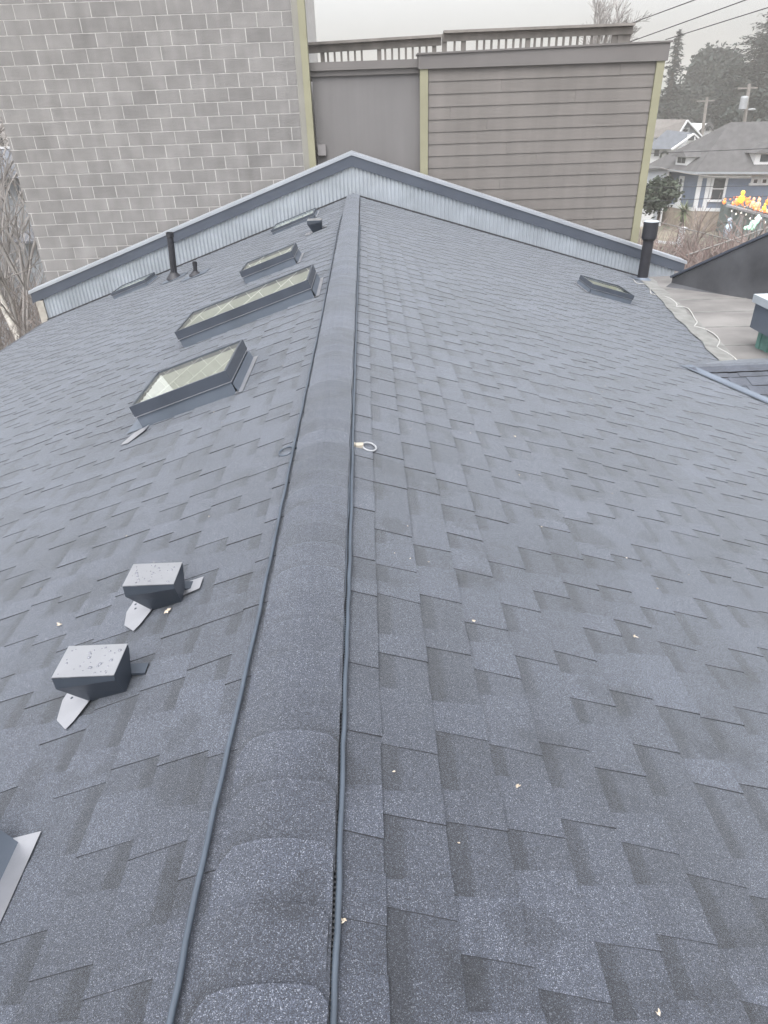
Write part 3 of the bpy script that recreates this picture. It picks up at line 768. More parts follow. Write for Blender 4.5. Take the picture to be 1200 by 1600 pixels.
along(L0, L1, [510.5+10.75*k for k in range(6)]+[601.5+10.9*k for k in range(7)], .036, 'baluster')
along(L0, L1, [502, 592, 679], .075, 'post')
along(L2, L3, [711, 736+10.3, 757.5, 769, 780.5, 792, 803.5, 815, 837, 848, 859.5, 871, 882, 893, 904, 915, 926, 937, 948], .036, 'baluster')
along(L2, L3, [695, 725, 826, 970], .085, 'post')
dr = MB(); dr.bar(L3-V((.35, -.06, .25)), L3-V((.02, -.06, .25)), .02, .45); dr.build('end_panel', M['rail'], rl)
dk = MB(); dk.box((-.6, RY-.1, 1.60), (5.3, RY+4, 1.70)); dk.build('roof_deck', M['rail'], tb)

# ---------------------------------------------------------------- vegetation
def grow(mb, p, d, L, r, depth, rnd, spread=.55, up=.12, n=3, sides=3, minr=.004, split=2.6):
    """recursive bare branch"""
    k = 3; pts = [p]; q = V(p); dd_ = V(d)
    for i in range(k):
        dd_ = (dd_+V((rnd.uniform(-1, 1), rnd.uniform(-1, 1), rnd.uniform(-1, 1)))*.16+V((0, 0, up*.3))).normalized()
        q = q+dd_*L/k; pts.append(q)
    mb.tube(pts, [max(minr, r*(1-.45*i/k)) for i in range(k+1)], sides if depth < 3 else max(sides, 5), cap=False)
    if depth == 0: return
    for i in range(n):
        t = rnd.uniform(.35, 1); b = pts[min(k, int(t*k+.5))]
        a = V((rnd.gauss(0, 1), rnd.gauss(0, 1), rnd.gauss(0, .7))).normalized()
        nd = (dd_+a*spread*rnd.uniform(.8, 1.5)+V((0, 0, up))).normalized()
        grow(mb, b, nd, L*rnd.uniform(.58, .82), r*.58, depth-1, rnd, spread, up, n, sides, minr)
def bare_tree(name, base, h, r, seed, lab, mt, mtw, depth=5, trunk_frac=.35, n=4, spread=.6, lean=(0, 0, 1), group=None, minr=.006, cat='tree', L0=.28):
    rnd = random.Random(seed); base = V(base)
    o = thing(name, base, lab, cat, group)
    t = MB(); d = V(lean).normalized(); pts = []; q = V(base)
    K = 6
    for i in range(K+1):
        pts.append(q); q = q+(d+V((rnd.uniform(-.06, .06), rnd.uniform(-.06, .06), 0))).normalized()*h*.75/K
    t.tube(pts, [r*(1-.6*i/K) for i in range(K+1)], 8); t.build('trunk', mt, o, smooth=True)
    c = MB()
    for i in range(2, K+1):
        for j in range(3):
            a = rnd.uniform(0, 2*pi); nd = (V((cos(a), sin(a), rnd.uniform(.3, 1.1)))*spread+d*.7).normalized()
            if i/K < trunk_frac: continue
            grow(c, pts[i], nd, h*L0*(1.15-.45*i/K), r*.42*(1.1-.6*i/K), depth-2, rnd, spread, .12, n, 3, minr)
    c.build('crown', mtw, o); return o
def leafy(mb, c, rx, ry, rz, n, s, rnd, hollow=.55, flat=0., drop=None):
    c = V(c)
    for i in range(n):
        d = V((rnd.gauss(0, 1), rnd.gauss(0, 1), rnd.gauss(0, 1))).normalized(); r = hollow+(1-hollow)*rnd.random()**.5
        nz = 1+.38*noise.noise(d*2.3+c*.37)+.18*noise.noise(d*5+c)
        p = c+V((d.x*rx, d.y*ry, d.z*rz))*r*nz
        a = V((rnd.gauss(0, 1), rnd.gauss(0, 1), rnd.gauss(0, .5))).normalized(); b = a.cross(V((rnd.gauss(0, 1), rnd.gauss(0, 1), rnd.gauss(0, 1)))).normalized()
        q = s*rnd.uniform(.5, 1.3); mb.face([p-a*q-b*q*.35, p+a*q*.2-b*q*.6, p+a*q+b*q*.3, p-a*q*.1+b*q*.6], 0, rnd.uniform(.6, 1.35))
def conifer(base, h, r, seed, lab, mtl, group=None, density=1., ragged=.35, s=.32, name='conifer_tree', bare=.12):
    rnd = random.Random(seed); base = V(base); o = thing(name, base, lab, 'tree', group)
    t = MB(); t.tube([base, base+V((0, 0, h*.5)), base+V((.0, 0, h))], [r*.12, r*.08, .03], 7); t.build('trunk', M['bark'], o)
    c = MB(); z = h*bare; k = 0
    while z < h*.99:
        f = 1-z/h; R_ = r*(f**.8)*rnd.uniform(1-ragged, 1+ragged*.5)+.15
        nb = max(3, int((4+6*f)*density))
        for j in range(nb):
            a = rnd.uniform(0, 2*pi); L = R_*rnd.uniform(.6, 1.1); droop = rnd.uniform(-.35, .05)
            m_ = max(2, int(L/(s*.55)))
            for i in range(m_):
                tt = (i+.6)/m_; p = base+V((cos(a)*L*tt, sin(a)*L*tt, z+droop*L*tt*tt+.12*L*tt))
                for e in range(3):
                    p2 = p+V((rnd.gauss(0, 1), rnd.gauss(0, 1), rnd.gauss(0, .6)))*s*.35
                    u = (V((cos(a), sin(a), droop*.6))+V((rnd.gauss(0, .5), rnd.gauss(0, .5), rnd.gauss(0, .3)))).normalized(); w_ = u.cross(V((rnd.gauss(0, .4), rnd.gauss(0, .4), 1))).normalized()
                    q = s*rnd.uniform(.5, 1.15)*(1.1-.5*tt)
                    c.face([p2-u*q-w_*q*.12, p2-w_*q*.42, p2+u*q, p2+w_*q*.42], 0, rnd.uniform(.55, 1.4))
        z += h*.021/max(.5, density)*rnd.uniform(.7, 1.3); k += 1
    c.build('crown', mtl, o); return o
def broad(base, h, rx, seed, lab, mtl, n=5000, s=.35, group=None, name='evergreen_tree', clumps=16):
    rnd = random.Random(seed); base = V(base); o = thing(name, base, lab, 'tree', group)
    t = MB(); t.tube([base, base+V((.1, 0, h*.35)), base+V((-.1, 0, h*.7))], [rx*.09, rx*.07, .05], 7)
    for k in range(6):
        a = rnd.uniform(0, 6.28); t.tube([base+V((0, 0, h*.3+.05*k*h)), base+V((cos(a)*rx*.5, sin(a)*rx*.5, h*.5+.05*k*h))], [rx*.04, .03], 5)
    t.build('trunk', M['bark'], o)
    c = MB()
    for k in range(clumps):
        f = rnd.uniform(.22, 1); a = rnd.uniform(0, 6.28); rr = rx*(1.02-.72*max(0, f-.3)/.7)*rnd.uniform(.15, .8)
        leafy(c, base+V((cos(a)*rr, sin(a)*rr, h*f*.9)), rx*.40*rnd.uniform(.7, 1.3), rx*.4, h*.13*rnd.uniform(.7, 1.3), n//clumps, s, rnd, .35)
    c.build('crown', mtl, o); return o
def gpos(px, Y): p = at(px, 150, Y); return V((p.x, Y, GZ))
def height(px, py, Y): return at(px, py, Y).z-GZ

# trees on the right, beyond the houses
EV = 'evergreens beyond the houses'
conifer(gpos(1046, 112), height(1045, 47, 112), 4.0, 5, 'slim ragged conifer standing alone against the sky beside the taupe building', M['con'], EV, 1.1, .6, .5, bare=.2)
conifer(gpos(1214, 105), height(1200, -60, 105), 13.5, 6, 'tallest dark conifer cut off by the right edge of the photo', M['con'], EV, 2.3, .3, .48, bare=.04)
broad(gpos(1112, 122), height(1122, 76, 122), 7.0, 7, 'broad dark evergreen left of the tallest conifer', M['con2'], 16000, .42, EV, clumps=34)
broad(gpos(1082, 150), height(1080, 122, 150), 6.0, 8, 'lower hazy evergreen between the slim conifer and the broad one', M['con2'], 9000, .45, EV, clumps=20)
broad(gpos(1153, 118), height(1153, 118, 118), 5.0, 9, 'rounded evergreen at the foot of the tallest conifer', M['con2'], 10000, .4, EV, clumps=22)
broad(gpos(1050, 140), height(1050, 150, 140), 5.6, 10, 'low round evergreen behind the slim conifer', M['con2'], 4200, .6, EV, clumps=14)
broad(gpos(1185, 92), height(1185, 140, 92), 4.6, 12, 'evergreen behind the utility pole with the transformer', M['con2'], 9000, .36, EV, clumps=20)
m_ = MB(); rn = random.Random(77)
for k in range(46):
    x = 30+k*2.4; leafy(m_, (x, 165+rn.uniform(-8, 8), GZ+rn.uniform(1, 5)), 4, 3, rn.uniform(3, 5), 240, .8, rn, .3)
for k in range(40):
    x = -60+k*1.5; leafy(m_, (x, 120+rn.uniform(-8, 8), GZ+rn.uniform(1, 5)), 4, 3, rn.uniform(3, 5), 160, .8, rn, .3)
o = m_.build('woodland', M['con2'], origin=(40, 165, GZ)); o['kind'] = 'stuff'; o['label'] = 'hazy far off woodland behind the houses'; o['category'] = 'woodland'
# bare tree over the railing
b = gpos(925, 38); bare_tree('bare_tree', b, height(925, -4, 38), .28, 21, 'bare tree whose twiggy top shows above the roof railing', M['bark'], M['twig2'], 6, .62, 4, .55, minr=.010, L0=.15)

# shrubs in front of the blue house
SH = 'bare shrubs beyond the right parapet'
for k, (px, py, Y, lab, mt) in enumerate(((1052, 352, 22, 'bare reddish shrub directly right of the thick capped pipe', 'twigred'), (1098, 340, 24, 'bare brown shrub in front of the blue house wall', 'twig'),
        (1150, 352, 20, 'dense bare shrub below the lit porch', 'twigred'), (1192, 345, 23, 'bare shrub at the right edge under the lit porch', 'twig'), (1122, 378, 17, 'low bare shrub just over the raking dark parapet', 'twigred'), (1075, 385, 18, 'low bare shrub beside the end of the metal parapet', 'twig'))):
    b = gpos(px, Y); b = at(px, 420, Y); b.z = GZ; hh = at(px, py, Y).z-GZ
    rnd = random.Random(40+k); o = thing('bare_shrub', b, lab, 'shrub', SH); c = MB(); s_ = MB()
    for j in range(5):
        a = rnd.uniform(0, 6.28); tip = b+V((cos(a)*.5, sin(a)*.5, hh*.45)); s_.tube([b+V((cos(a)*.1, sin(a)*.1, 0)), tip], [.05, .035], 5)
        for q in range(4):
            a2 = rnd.uniform(0, 6.28); grow(c, tip.lerp(b, rnd.uniform(0, .5)), V((cos(a2)*.7, sin(a2)*.7, 1)).normalized(), hh*.30, .022, 3, rnd, .7, .1, 4, 3, .008)
    s_.build('stem', M['bark'], o); c.build('twigs', M[mt], o)
def leaf_shrub(base, rx, rz, seed, lab, mtl, n=1500, s=.12, nm='shrub'):
    rnd = random.Random(seed); b = V(base); o = thing(nm, b, lab, 'shrub'); c = MB(); st_ = MB()
    for k in range(7): leafy(c, b+V((rnd.uniform(-.5, .5)*rx, rnd.uniform(-.4, .4)*rx, rz*rnd.uniform(.5, 1.2))), rx*.6, rx*.6, rz*.55, n//7, s, rnd, .3)
    st_.tube([b, b+V((0, 0, rz))], [.1, .04], 6); st_.build('stem', M['bark'], o); c.build('foliage', mtl, o)

# ---------------------------------------------------------------- houses on the right
HZ = -3.25
C_ = at(1090, 268, 54); HZ = C_.z
A_ = atz(1020, 261, HZ); E_ = atz(1200, 268, HZ)
fd = (E_-C_); fd.z = 0; fd.normalize()
ld = (A_-C_); ld.z = 0; Wd = ld.length; ld.normalize()
def fl_co(p):
    d = p-C_; det = fd.x*ld.y-fd.y*ld.x
    return (d.x*ld.y-d.y*ld.x)/det, (fd.x*d.y-fd.y*d.x)/det
B_ = C_+fd*15; A_ = C_+ld*Wd; D_ = B_+ld*Wd
bh = thing('blue_house', (C_+D_)*.5*V((1, 1, 0)).length*0+V(((C_.x+D_.x)/2, (C_.y+D_.y)/2, GZ)), 'blue clapboard house with hipped grey roof, white dormers and a lit porch', 'house')
md = (A_+C_)*.5; ap = on(1141, 191, V((-fd.y, fd.x, 0)), V((-fd.y, fd.x, 0)).dot(md))
ap2 = (B_+D_)*.5-fd*(ap-md).dot(fd); ap2.z = ap.z
def ins(p, f_, l_): return p+fd*f_+ld*l_
rf = MB()
def oh(p, a, b): return p+fd*a+ld*b
e = .45; EC, EA, EB, ED = oh(C_, -e, -e), oh(A_, -e, e), oh(B_, e, -e), oh(D_, e, e)
dn = V((0, 0, -.14))
rf.face([EC, EB, ap2, ap]); rf.face([EA, EC, ap]); rf.face([ED, EA, ap, ap2]); rf.face([EB, ED, ap2])
rf.face([EA, ED, EB, EC])
hr = rf.build('roof', M['hroof'], bh)
tr = MB()
for a, b in ((EC, EB), (EA, EC), (ED, EA), (EB, ED)): tr.face([a+dn, b+dn, b, a])
tr.build('fascia', M['hgrey'], hr)
def wallbox(mb, P0, f0, f1, l0, l1, z0, z1, mi=0):
    q = [oh(P0, f0, l0), oh(P0, f1, l0), oh(P0, f1, l1), oh(P0, f0, l1)]
    mb.hexa([V((p.x, p.y, z0)) for p in q]+[V((p.x, p.y, z1)) for p in q], mi)
WZ = HZ-.14; SK = at(1090, 330, 54).z
wb = MB(); wallbox(wb, C_, .5, 14.5, .5, Wd-.5, SK, WZ); wb.build('wall', M['hblue'], bh)
wb = MB(); wallbox(wb, C_, .45, 14.55, .45, Wd-.45, GZ, SK-.0); wb.build('foundation', M['hbrick'], bh)
wb = MB(); wallbox(wb, C_, .40, 14.6, .40, .5, SK, SK+.22); wallbox(wb, C_, .4, .5, .5, Wd-.5, SK, SK+.22); wallbox(wb, C_, .42, 14.6, .42, .49, WZ-.32, WZ)
for f0 in (.42,): wallbox(wb, C_, f0, f0+.28, .42, .49, SK+.22, WZ-.32)
wallbox(wb, C_, 1.05, 1.30, .44, .49, SK+.22, WZ-.32)
wb.build('trim', M['hwhite'], bh)
def hwin(px0, py0, px1, py1, nm='window'):
    n_ = V((-fd.y, fd.x, 0)); pl = oh(C_, 0, .46); k = n_
    a = on(px0, py0, k, k.dot(pl)); b = on(px1, py1, k, k.dot(pl)); f0 = fl_co(a)[0]; f1 = fl_co(b)[0]; z0, z1 = sorted((a.z, b.z))
    fr = MB(); t_ = .14
    wallbox(fr, C_, f0, f0+t_, .42, .495, z0, z1); wallbox(fr, C_, f1-t_, f1, .42, .495, z0, z1); wallbox(fr, C_, f0-.1, f1+.1, .38, .495, z0-.16, z0); wallbox(fr, C_, f0-.05, f1+.05, .40, .495, z1, z1+.14)
    wallbox(fr, C_, f0+t_, f1-t_, .44, .49, (z0+z1)/2-.03, (z0+z1)/2+.03)
    f_ = fr.build(nm, M['hwhite'], bh); pn = MB(); wallbox(pn, C_, f0+t_, f1-t_, .46, .492, z0, z1); pn.build('pane', M['pane'], f_)
hwin(1113, 278, 1131, 312); hwin(1176, 273, 1186, 286); hwin(1190, 273, 1200, 286)
# tall window on the left face of the bay
lw = MB()
n_ = V((-ld.y, ld.x, 0)); pl = oh(C_, .46, 0)
def lface(px, py): p = on(px, py, n_, n_.dot(pl)); return fl_co(p)[1], p.z
l0, zt = lface(1071, 272); l1, zb = lface(1055, 322)
l0, l1 = max(.6, min(l0, l1)), min(Wd-.6, max(l0, l1))
wallbox(lw, C_, .40, .47, l0, l1, SK+.22, WZ-.3); lwo = lw.build('window', M['hwhite'], bh)
lw = MB(); wallbox(lw, C_, .37, .40, l0+(l1-l0)*.3, l0+(l1-l0)*.7, SK+.75, WZ-.5); lw.build('pane', M['pane'], lwo)
# dormers
def dormer(px0, py0, px1, py1, face, lab):
    # front wall of the dormer on the roof plane of the chosen face
    if face == 'front': nrm = (EB-EC).cross(ap-EC).normalized(); base = EC; inn = ld; alo = fd
    else: nrm = (EC-EA).cross(ap-EA).normalized(); base = EC; inn = fd; alo = ld
    a = on(px0, py1, nrm, nrm.dot(base)); b = on(px1, py1, nrm, nrm.dot(base)); H = abs(at(px0, py0, a.y).z-at(px0, py1, a.y).z)
    ia, ii = (0, 1) if face == 'front' else (1, 0); d0, d1 = fl_co(a)[ia], fl_co(b)[ia]; q = fl_co(a)[ii]; d0, d1 = sorted((d0, d1))
    d = part('dormer', a, bh); d['label'] = lab
    def W(s, t, z): p = C_+alo*s+inn*t; return V((p.x, p.y, z))
    z0 = a.z; z1 = z0+H; mid = (d0+d1)/2; w = MB()
    for (s0, s1, t0, t1, za, zb_) in ((d0, d1, q, q+2.5, z0-.1, z1),):
        w.hexa([W(s0, t0, za), W(s1, t0, za), W(s1, t1, za), W(s0, t1, za), W(s0, t0, zb_), W(s1, t0, zb_), W(s1, t1, zb_), W(s0, t1, zb_)])
    w.build('wall', M['hwhite'], d)
    r_ = MB(); o_ = .3; pk = z1+(d1-d0)*.28
    r_.face([W(d0-o_, q-o_, z1-.05), W(mid, q-o_*.2, pk), W(mid, q+4.2, pk), W(d0-o_, q+4.2, z1-.05)]); r_.face([W(mid, q-o_*.2, pk), W(d1+o_, q-o_, z1-.05), W(d1+o_, q+4.2, z1-.05), W(mid, q+4.2, pk)])
    r_.face([W(d0-o_, q-o_, z1-.05), W(d1+o_, q-o_, z1-.05), W(mid, q-o_*.2, pk)])
    r_.build('roof', M['hroof'], d)
    g_ = MB()
    wd = (d1-d0)
    for s0, s1 in ((.18, .47), (.53, .82)): g_.hexa([W(d0+wd*s0, q-.03, z0+H*.22), W(d0+wd*s1, q-.03, z0+H*.22), W(d0+wd*s1, q+.02, z0+H*.22), W(d0+wd*s0, q+.02, z0+H*.22), W(d0+wd*s0, q-.03, z0+H*.82), W(d0+wd*s1, q-.03, z0+H*.82), W(d0+wd*s1, q+.02, z0+H*.82), W(d0+wd*s0, q+.02, z0+H*.82)])
    g_.build('window', M['pane'], d)
dormer(1055, 243, 1075, 257, 'left', 'small dormer on the left slope of the roof')
dormer(1178, 238, 1222, 257, 'front', 'wide dormer on the front slope of the roof')
# porch at the front right of the blue house, with its lights
po = part('porch', oh(C_, 7, -2), bh)
pl0 = at(1139, 322, 51); pr0 = at(1215, 345, 47)
q = MB(); q.hexa([V((pl0.x, pl0.y, GZ)), V((pr0.x, pr0.y, GZ)), V((pr0.x+1, pr0.y+6, GZ)), V((pl0.x+1, pl0.y+4, GZ)), V((pl0.x, pl0.y, pl0.z)), V((pr0.x, pr0.y, pr0.z)), V((pr0.x+1, pr0.y+6, pr0.z+.2)), V((pl0.x+1, pl0.y+4, pl0.z+.2))]); q.build('porch_wall', M['hteal'], po)
q = MB(); q.bar(pl0+V((-.2, -.1, .06)), pr0+V((.2, -.1, .06)), .25, .14); q.build('porch_rail', M['hgrey'], po)
for k in range(5):
    p = pl0.lerp(pr0, .1+k*.2); q = MB(); q.box((p.x-.06, p.y-.12, GZ), (p.x+.06, p.y-.02, p.z)); q.build('post', M['hgrey'], po)
# figures and lamps
LF = 'glowing festive figures on the porch'
def figure(px, py, Y, s, mt, lab):
    s *= .82; p = at(px, py, Y); o = MB(); o.blob(p+V((0, 0, s*.55)), s*.45, s*.4, s*.62); o.blob(p+V((.02, 0, s*1.45)), s*.32, s*.3, s*.36)
    o.blob(p+V((-s*.42, 0, s*.6)), s*.14, s*.14, s*.4); o.blob(p+V((s*.42, 0, s*.6)), s*.14, s*.14, s*.4)
    tag(o.build('lit_figure', mt, smooth=True), lab, 'decoration', LF)
figure(1157, 317, 49, .52, M['glow_y'], 'tallest bright yellow glowing figure on the porch edge')
figure(1151, 321, 49.2, .34, M['glow_o'], 'orange glowing figure just left of the tallest yellow one')
figure(1131, 319, 50, .26, M['glow_o'], 'small orange glowing figure at the left end of the porch')
figure(1167, 320, 48.8, .30, M['glow_o'], 'orange glowing figure just right of the tallest yellow one')
figure(1175, 322, 48.5, .36, M['glow_p'], 'peach glowing figure third from the tallest yellow one')
figure(1183, 325, 48.2, .42, M['glow_p'], 'peach glowing figure near the right end of the porch')
figure(1193, 328, 48, .28, M['glow_y'], 'small yellow glowing figure near the right edge of the photo')
figure(1199, 320, 48, .40, M['glow_o'], 'orange glowing figure cut off by the right edge of the photo')
figure(1145, 321, 49.6, .2, M['glow_o'], 'smallest orange glowing figure between the left end and the tallest one')
p = at(1176, 352, 46.8); o = MB(); o.blob(p, .22, .2, .34); o.blob(p+V((.25, 0, .35)), .14, .14, .3); o.blob(p+V((-.3, 0, -.15)), .26, .15, .14)
tag(o.build('lit_ornament', M['glow_g'], smooth=True), 'mint green glowing ornament on the teal porch wall', 'decoration')
p = at(1138, 356, 46.8); o = MB(); o.blob(p+V((0, 0, -.2)), .28, .2, .5); o.blob(p+V((0, 0, .42)), .18, .16, .2)
tag(o.build('yard_figure', mat('pale blue plastic', (.36, .46, .58), .6), smooth=True), 'pale blue yard figure left of the mint ornament', 'decoration')
ls = thing('light_string', pl0, 'string of white bulbs along the porch edge', 'lights')
q = MB(); q.tube([pl0+V((0, -.25, -.2)), pl0.lerp(pr0, .5)+V((0, -.25, -.35)), pr0+V((0, -.25, -.2))], .02, 4); q.build('cord', M['wire'], ls)
for k in range(10):
    p = pl0.lerp(pr0, .04+.1*k)+V((0, -.27, -.25-.1*sin(k*1.9))); q = MB(); q.blob(p, .055, .055, .07, 6, 4); q.build('bulb', M['glow_w'], ls)
lg = thing('light_garland', pl0+V((1, -.1, .2)), 'cluster of orange and peach lights heaped along the porch rail', 'lights')
q = MB(); q.tube([pl0+V((0, -.05, .18)), pl0.lerp(pr0, .5)+V((0, -.05, .22)), pr0+V((0, -.05, .18))], .02, 4); q.build('cord', M['wire'], lg)
rn = random.Random(14)
for k in range(60):
    p = pl0.lerp(pr0, rn.uniform(0, 1)**.8)+V((0, rn.uniform(-.1, .5), .22+abs(rn.gauss(0, .34)))); r = rn.uniform(.04, .10); q = MB(); q.blob(p, r, r, r*1.2, 8, 5); q.build('bulb', M[rn.choice(('glow_o', 'glow_o', 'glow_o', 'glow_p', 'glow_p'))], lg, smooth=True)
leaf_shrub(at(1028, 345, 44)*1+V((0, 0, 0)), 1.5, 1.5, 61, 'dark rounded shrub left of the blue house bay', M['shrub'], 1700, .14)
# strappy tree
b = at(1069, 330, 46); yu = thing('yucca_plant', V((b.x, b.y, GZ)), 'spiky pale green plant in front of the bay window', 'plant'); t_ = MB(); t_.tube([V((b.x, b.y, GZ)), b], [.18, .14], 7); t_.build('trunk', M['bark'], yu)
c = MB(); rn = random.Random(8)
for k in range(170):
    d = V((rn.gauss(0, 1), rn.gauss(0, 1), rn.gauss(.5, .8))).normalized(); L = rn.uniform(.5, 1.05); s_ = d.cross(V((0, 0, 1))).normalized()*.045
    c.face([b-s_, b+s_, b+d*L+V((0, 0, -.15*L))], 0, rn.uniform(.6, 1.4))
c.build('crown', M['yucca'], yu)

# white house behind
Yw = 74
wh = thing('white_house', (at(1050, 200, Yw).x, Yw, GZ), 'white house with stacked gables and pale brown roof behind the blue house', 'house')
def wq(px, py, dy=0.): return at(px, py, Yw+dy)
q = MB(); a, b_ = wq(1005, 232), wq(1062, 270); q.box((a.x, Yw, GZ), (b_.x, Yw+9, a.z)); q.build('wall', M['hwhite'], wh)
q = MB(); q.prism([wq(1060, 214, 2), wq(1098, 214, 2), wq(1075, 189, 2)], (0, 6, 0)); q.box((wq(1030, 214, 2.2).x, Yw+2.2, GZ), (wq(1096, 214, 2.2).x, Yw+8, wq(1096, 215, 2.2).z)); q.build('upper_wall', M['hgrey'], wh)
q = MB()                                              # upper gable roof: left plane runs away from us to the left
q.face([wq(1074, 187, 1.6), wq(1044, 187, 1.6)+V((0, 3, 0)), wq(1012, 216, 1.6)+V((0, 3, 0)), wq(1056, 216, 1.6)]); q.face([wq(1074, 187, 1.6), wq(1100, 216, 1.6), wq(1100, 216, 1.6)+V((0, 7, 0)), wq(1074, 187, 1.6)+V((0, 7, 0))])
q.face([wq(1044, 187, 1.6)+V((0, 3, 0)), wq(1074, 187, 1.6), wq(1074, 187, 1.6)+V((0, 7, 0))])
q.build('roof', M['hroof2'], wh)
q = MB(); q.bar(wq(1074, 188, 1.4), wq(1100, 217, 1.4), .12, .28, (0, 1, 0)); q.bar(wq(1074, 188, 1.4), wq(1057, 216, 1.4), .12, .22, (0, 1, 0)); q.build('bargeboard', M['hwhite'], wh)
q = MB(); q.face([wq(1042, 203, .8), wq(1086, 208, .8), wq(1050, 233, -.6), wq(1008, 233, -.6)]); q.face([wq(1084, 208, .8), wq(1100, 222, 0), wq(1096, 224, .6), wq(1080, 212, 1)]); q.build('lower_roof', M['hroof3'], wh)
q = MB(); q.bar(wq(1084, 209, -.3), wq(1049, 234, -.7), .12, .3, (0, 1, 0)); q.bar(wq(1084, 209, -.3), wq(1096, 220, -.3), .12, .3, (0, 1, 0)); q.prism([wq(1082, 214, .3), wq(1050, 236, .3), wq(1096, 236, .3), wq(1094, 222, .3)], (0, .4, 0)); q.build('lower_gable', M['hwhite'], wh)
def wwin(x0, y0, x1, y1, dy=-.06):
    a, b = wq(x0, y0, dy), wq(x1, y1, dy); f_ = MB(); f_.box((a.x-.12, Yw+dy, b.z-.12), (b.x+.12, Yw+dy+.05, a.z+.12)); o = f_.build('window', M['hwhite'], wh); g_ = MB(); g_.box((a.x, Yw+dy-.03, b.z), (b.x, Yw+dy-.002, a.z)); g_.build('pane', M['pane'], o)
wwin(1023, 234, 1029, 244); wwin(1067, 202, 1070, 205, 1.9); wwin(1072, 202, 1075, 205, 1.9); wwin(1076, 212, 1084, 219, .2)
q = MB(); q.torus(wq(1038, 244, -.1), (0, 1, 0), .36, .10); q.build('wreath', M['shrub'], wh)
# pale garage in front, left of the blue house
gh = thing('pale_garage', at(1025, 300, 57)*1, 'pale grey garage wall between the taupe building and the blue house', 'garage')
gh.location.z = GZ; ORIG[gh].z = GZ
q = MB(); a, b_ = at(1000, 266, 57), at(1035, 330, 57); q.box((a.x, 57, GZ), (b_.x, 62, a.z)); q.build('wall', M['hgrey'], gh)
q = MB(); q.box((a.x-.2, 56.8, a.z), (b_.x+.2, 62.2, a.z+.12)); q.build('roof', M['hroof'], gh)
q = MB(); q.box((b_.x-.12, 56.95, GZ), (b_.x+.02, 57, a.z)); q.build('corner_trim', M['hwhite'], gh)
q = MB(); q.box((a.x+.5, 56.95, GZ), (b_.x-.7, 57, a.z-.8))
for k in range(4): q.box((a.x+.5, 56.93, GZ+.6*k+.5), (b_.x-.7, 56.95, GZ+.6*k+.53))
q.build('door', M['hwhite'], gh)
# small lit gable far behind
fg = thing('distant_house', at(1105, 215, 96)*1, 'small distant house with a white gable above the blue roof', 'house'); p = at(1102, 200, 96)
q = MB(); q.box((p.x-1.6, 96, GZ), (p.x+2.2, 102, at(1102, 203, 96).z)); q.prism([at(1094, 203, 96), at(1114, 203, 96), at(1109, 193, 96)], (0, 6, 0)); q.build('wall', M['hwhite'], fg)
q = MB(); q.bar(at(1094, 205, 95.8), at(1109, 192, 95.8), .3, .25, (0, 1, 0)); q.bar(at(1109, 192, 95.8), at(1116, 203, 95.8), .3, .25, (0, 1, 0)); q.build('roof', M['hroof'], fg)
q = MB(); q.box((at(1104, 199, 95.9).x, 95.9, at(1104, 204, 95.9).z), (at(1109, 199, 95.9).x, 95.99, at(1104, 197, 95.9).z)); q.build('window', M['pane'], fg)
# utility poles
def upole(px_top, py_top, px_b, py_b, Y, r, lab, rich):
    t = at(px_top, py_top, Y); b = at(px_b, py_b, Y); d = (t-b)/(t.z-b.z); base = b+d*(GZ-b.z); o = thing('utility_pole', base, lab, 'utility pole', 'utility poles')
    m_ = MB(); m_.tube([base, t], [r*1.25, r], 10); m_.build('post', M['pole'], o)
    m_ = MB(); m_.bar(t+V((-1.1, 0, -.35)), t+V((.9, 0, -.35)), .1, .12); m_.build('crossarm', M['pole'], o)
    if rich:
        m_ = MB(); c = at(1160, 161, Y); m_.lathe(c+V((0, -.25, -.55)), [(.34, 0), (.36, .05), (.36, 1.0), (.3, 1.12), (.1, 1.16)], 14); m_.build('transformer', M['steel'], o, smooth=False)
        c = at(1171, 171, Y); m_ = MB(); m_.bar(c+V((-.7, 0, -.1)), c+V((.2, 0, .05)), .06, .06); m_.blob(c+V((.25, 0, 0)), .4, .16, .11); m_.build('street_light', M['steel'], o)
        m_ = MB(); m_.bar(b.lerp(t, .35), b+V((-1.6, 0, -1.2)), .04, .04); m_.build('guy_wire', M['wire'], o)
upole(1171, 131, 1163, 190, 78, .16, 'utility pole carrying a transformer and a street light', True)
upole(1105, 152, 1099, 196, 88, .15, 'plain wooden utility pole left of the transformer pole', False)
# overhead wires
WG = 'overhead wires'
def wire(a, b, r, lab, sag=.0, mt='wire', ext=(.0, .4)):
    a, b = V(a), V(b); d = b-a; a = a-d*ext[0]; b = b+d*ext[1]; pts = []
    for k in range(13):
        t = k/12; p = a.lerp(b, t); p.z -= sag*4*t*(1-t); pts.append(p)
    m_ = MB(); m_.tube(pts, r, 5); tag(m_.build('overhead_wire', M[mt]), lab, 'wire', WG)
wire(at(982, 38, 26), at(1085, 0, 20), .012, 'uppermost overhead wire leaving the railing corner against the sky', .0)
wire(at(980, 67, 26), at(1165, 0, 20), .012, 'middle overhead wire against the sky right of the railing')
wire(at(1040, 62, 26), at(1190, 15, 21), .012, 'lowest overhead wire against the sky passing the slim conifer', .0)
wire(at(1010, 240, 34), at(1200, 232, 30), .015, 'thin wire crossing in front of the blue house roof')
wire(at(1000, 293, 34), at(1200, 290, 30), .012, 'thin wire crossing in front of the blue house windows')
wire(at(1002, 315, 34), at(1140, 309, 31), .012, 'thin wire crossing below the blue house windows')
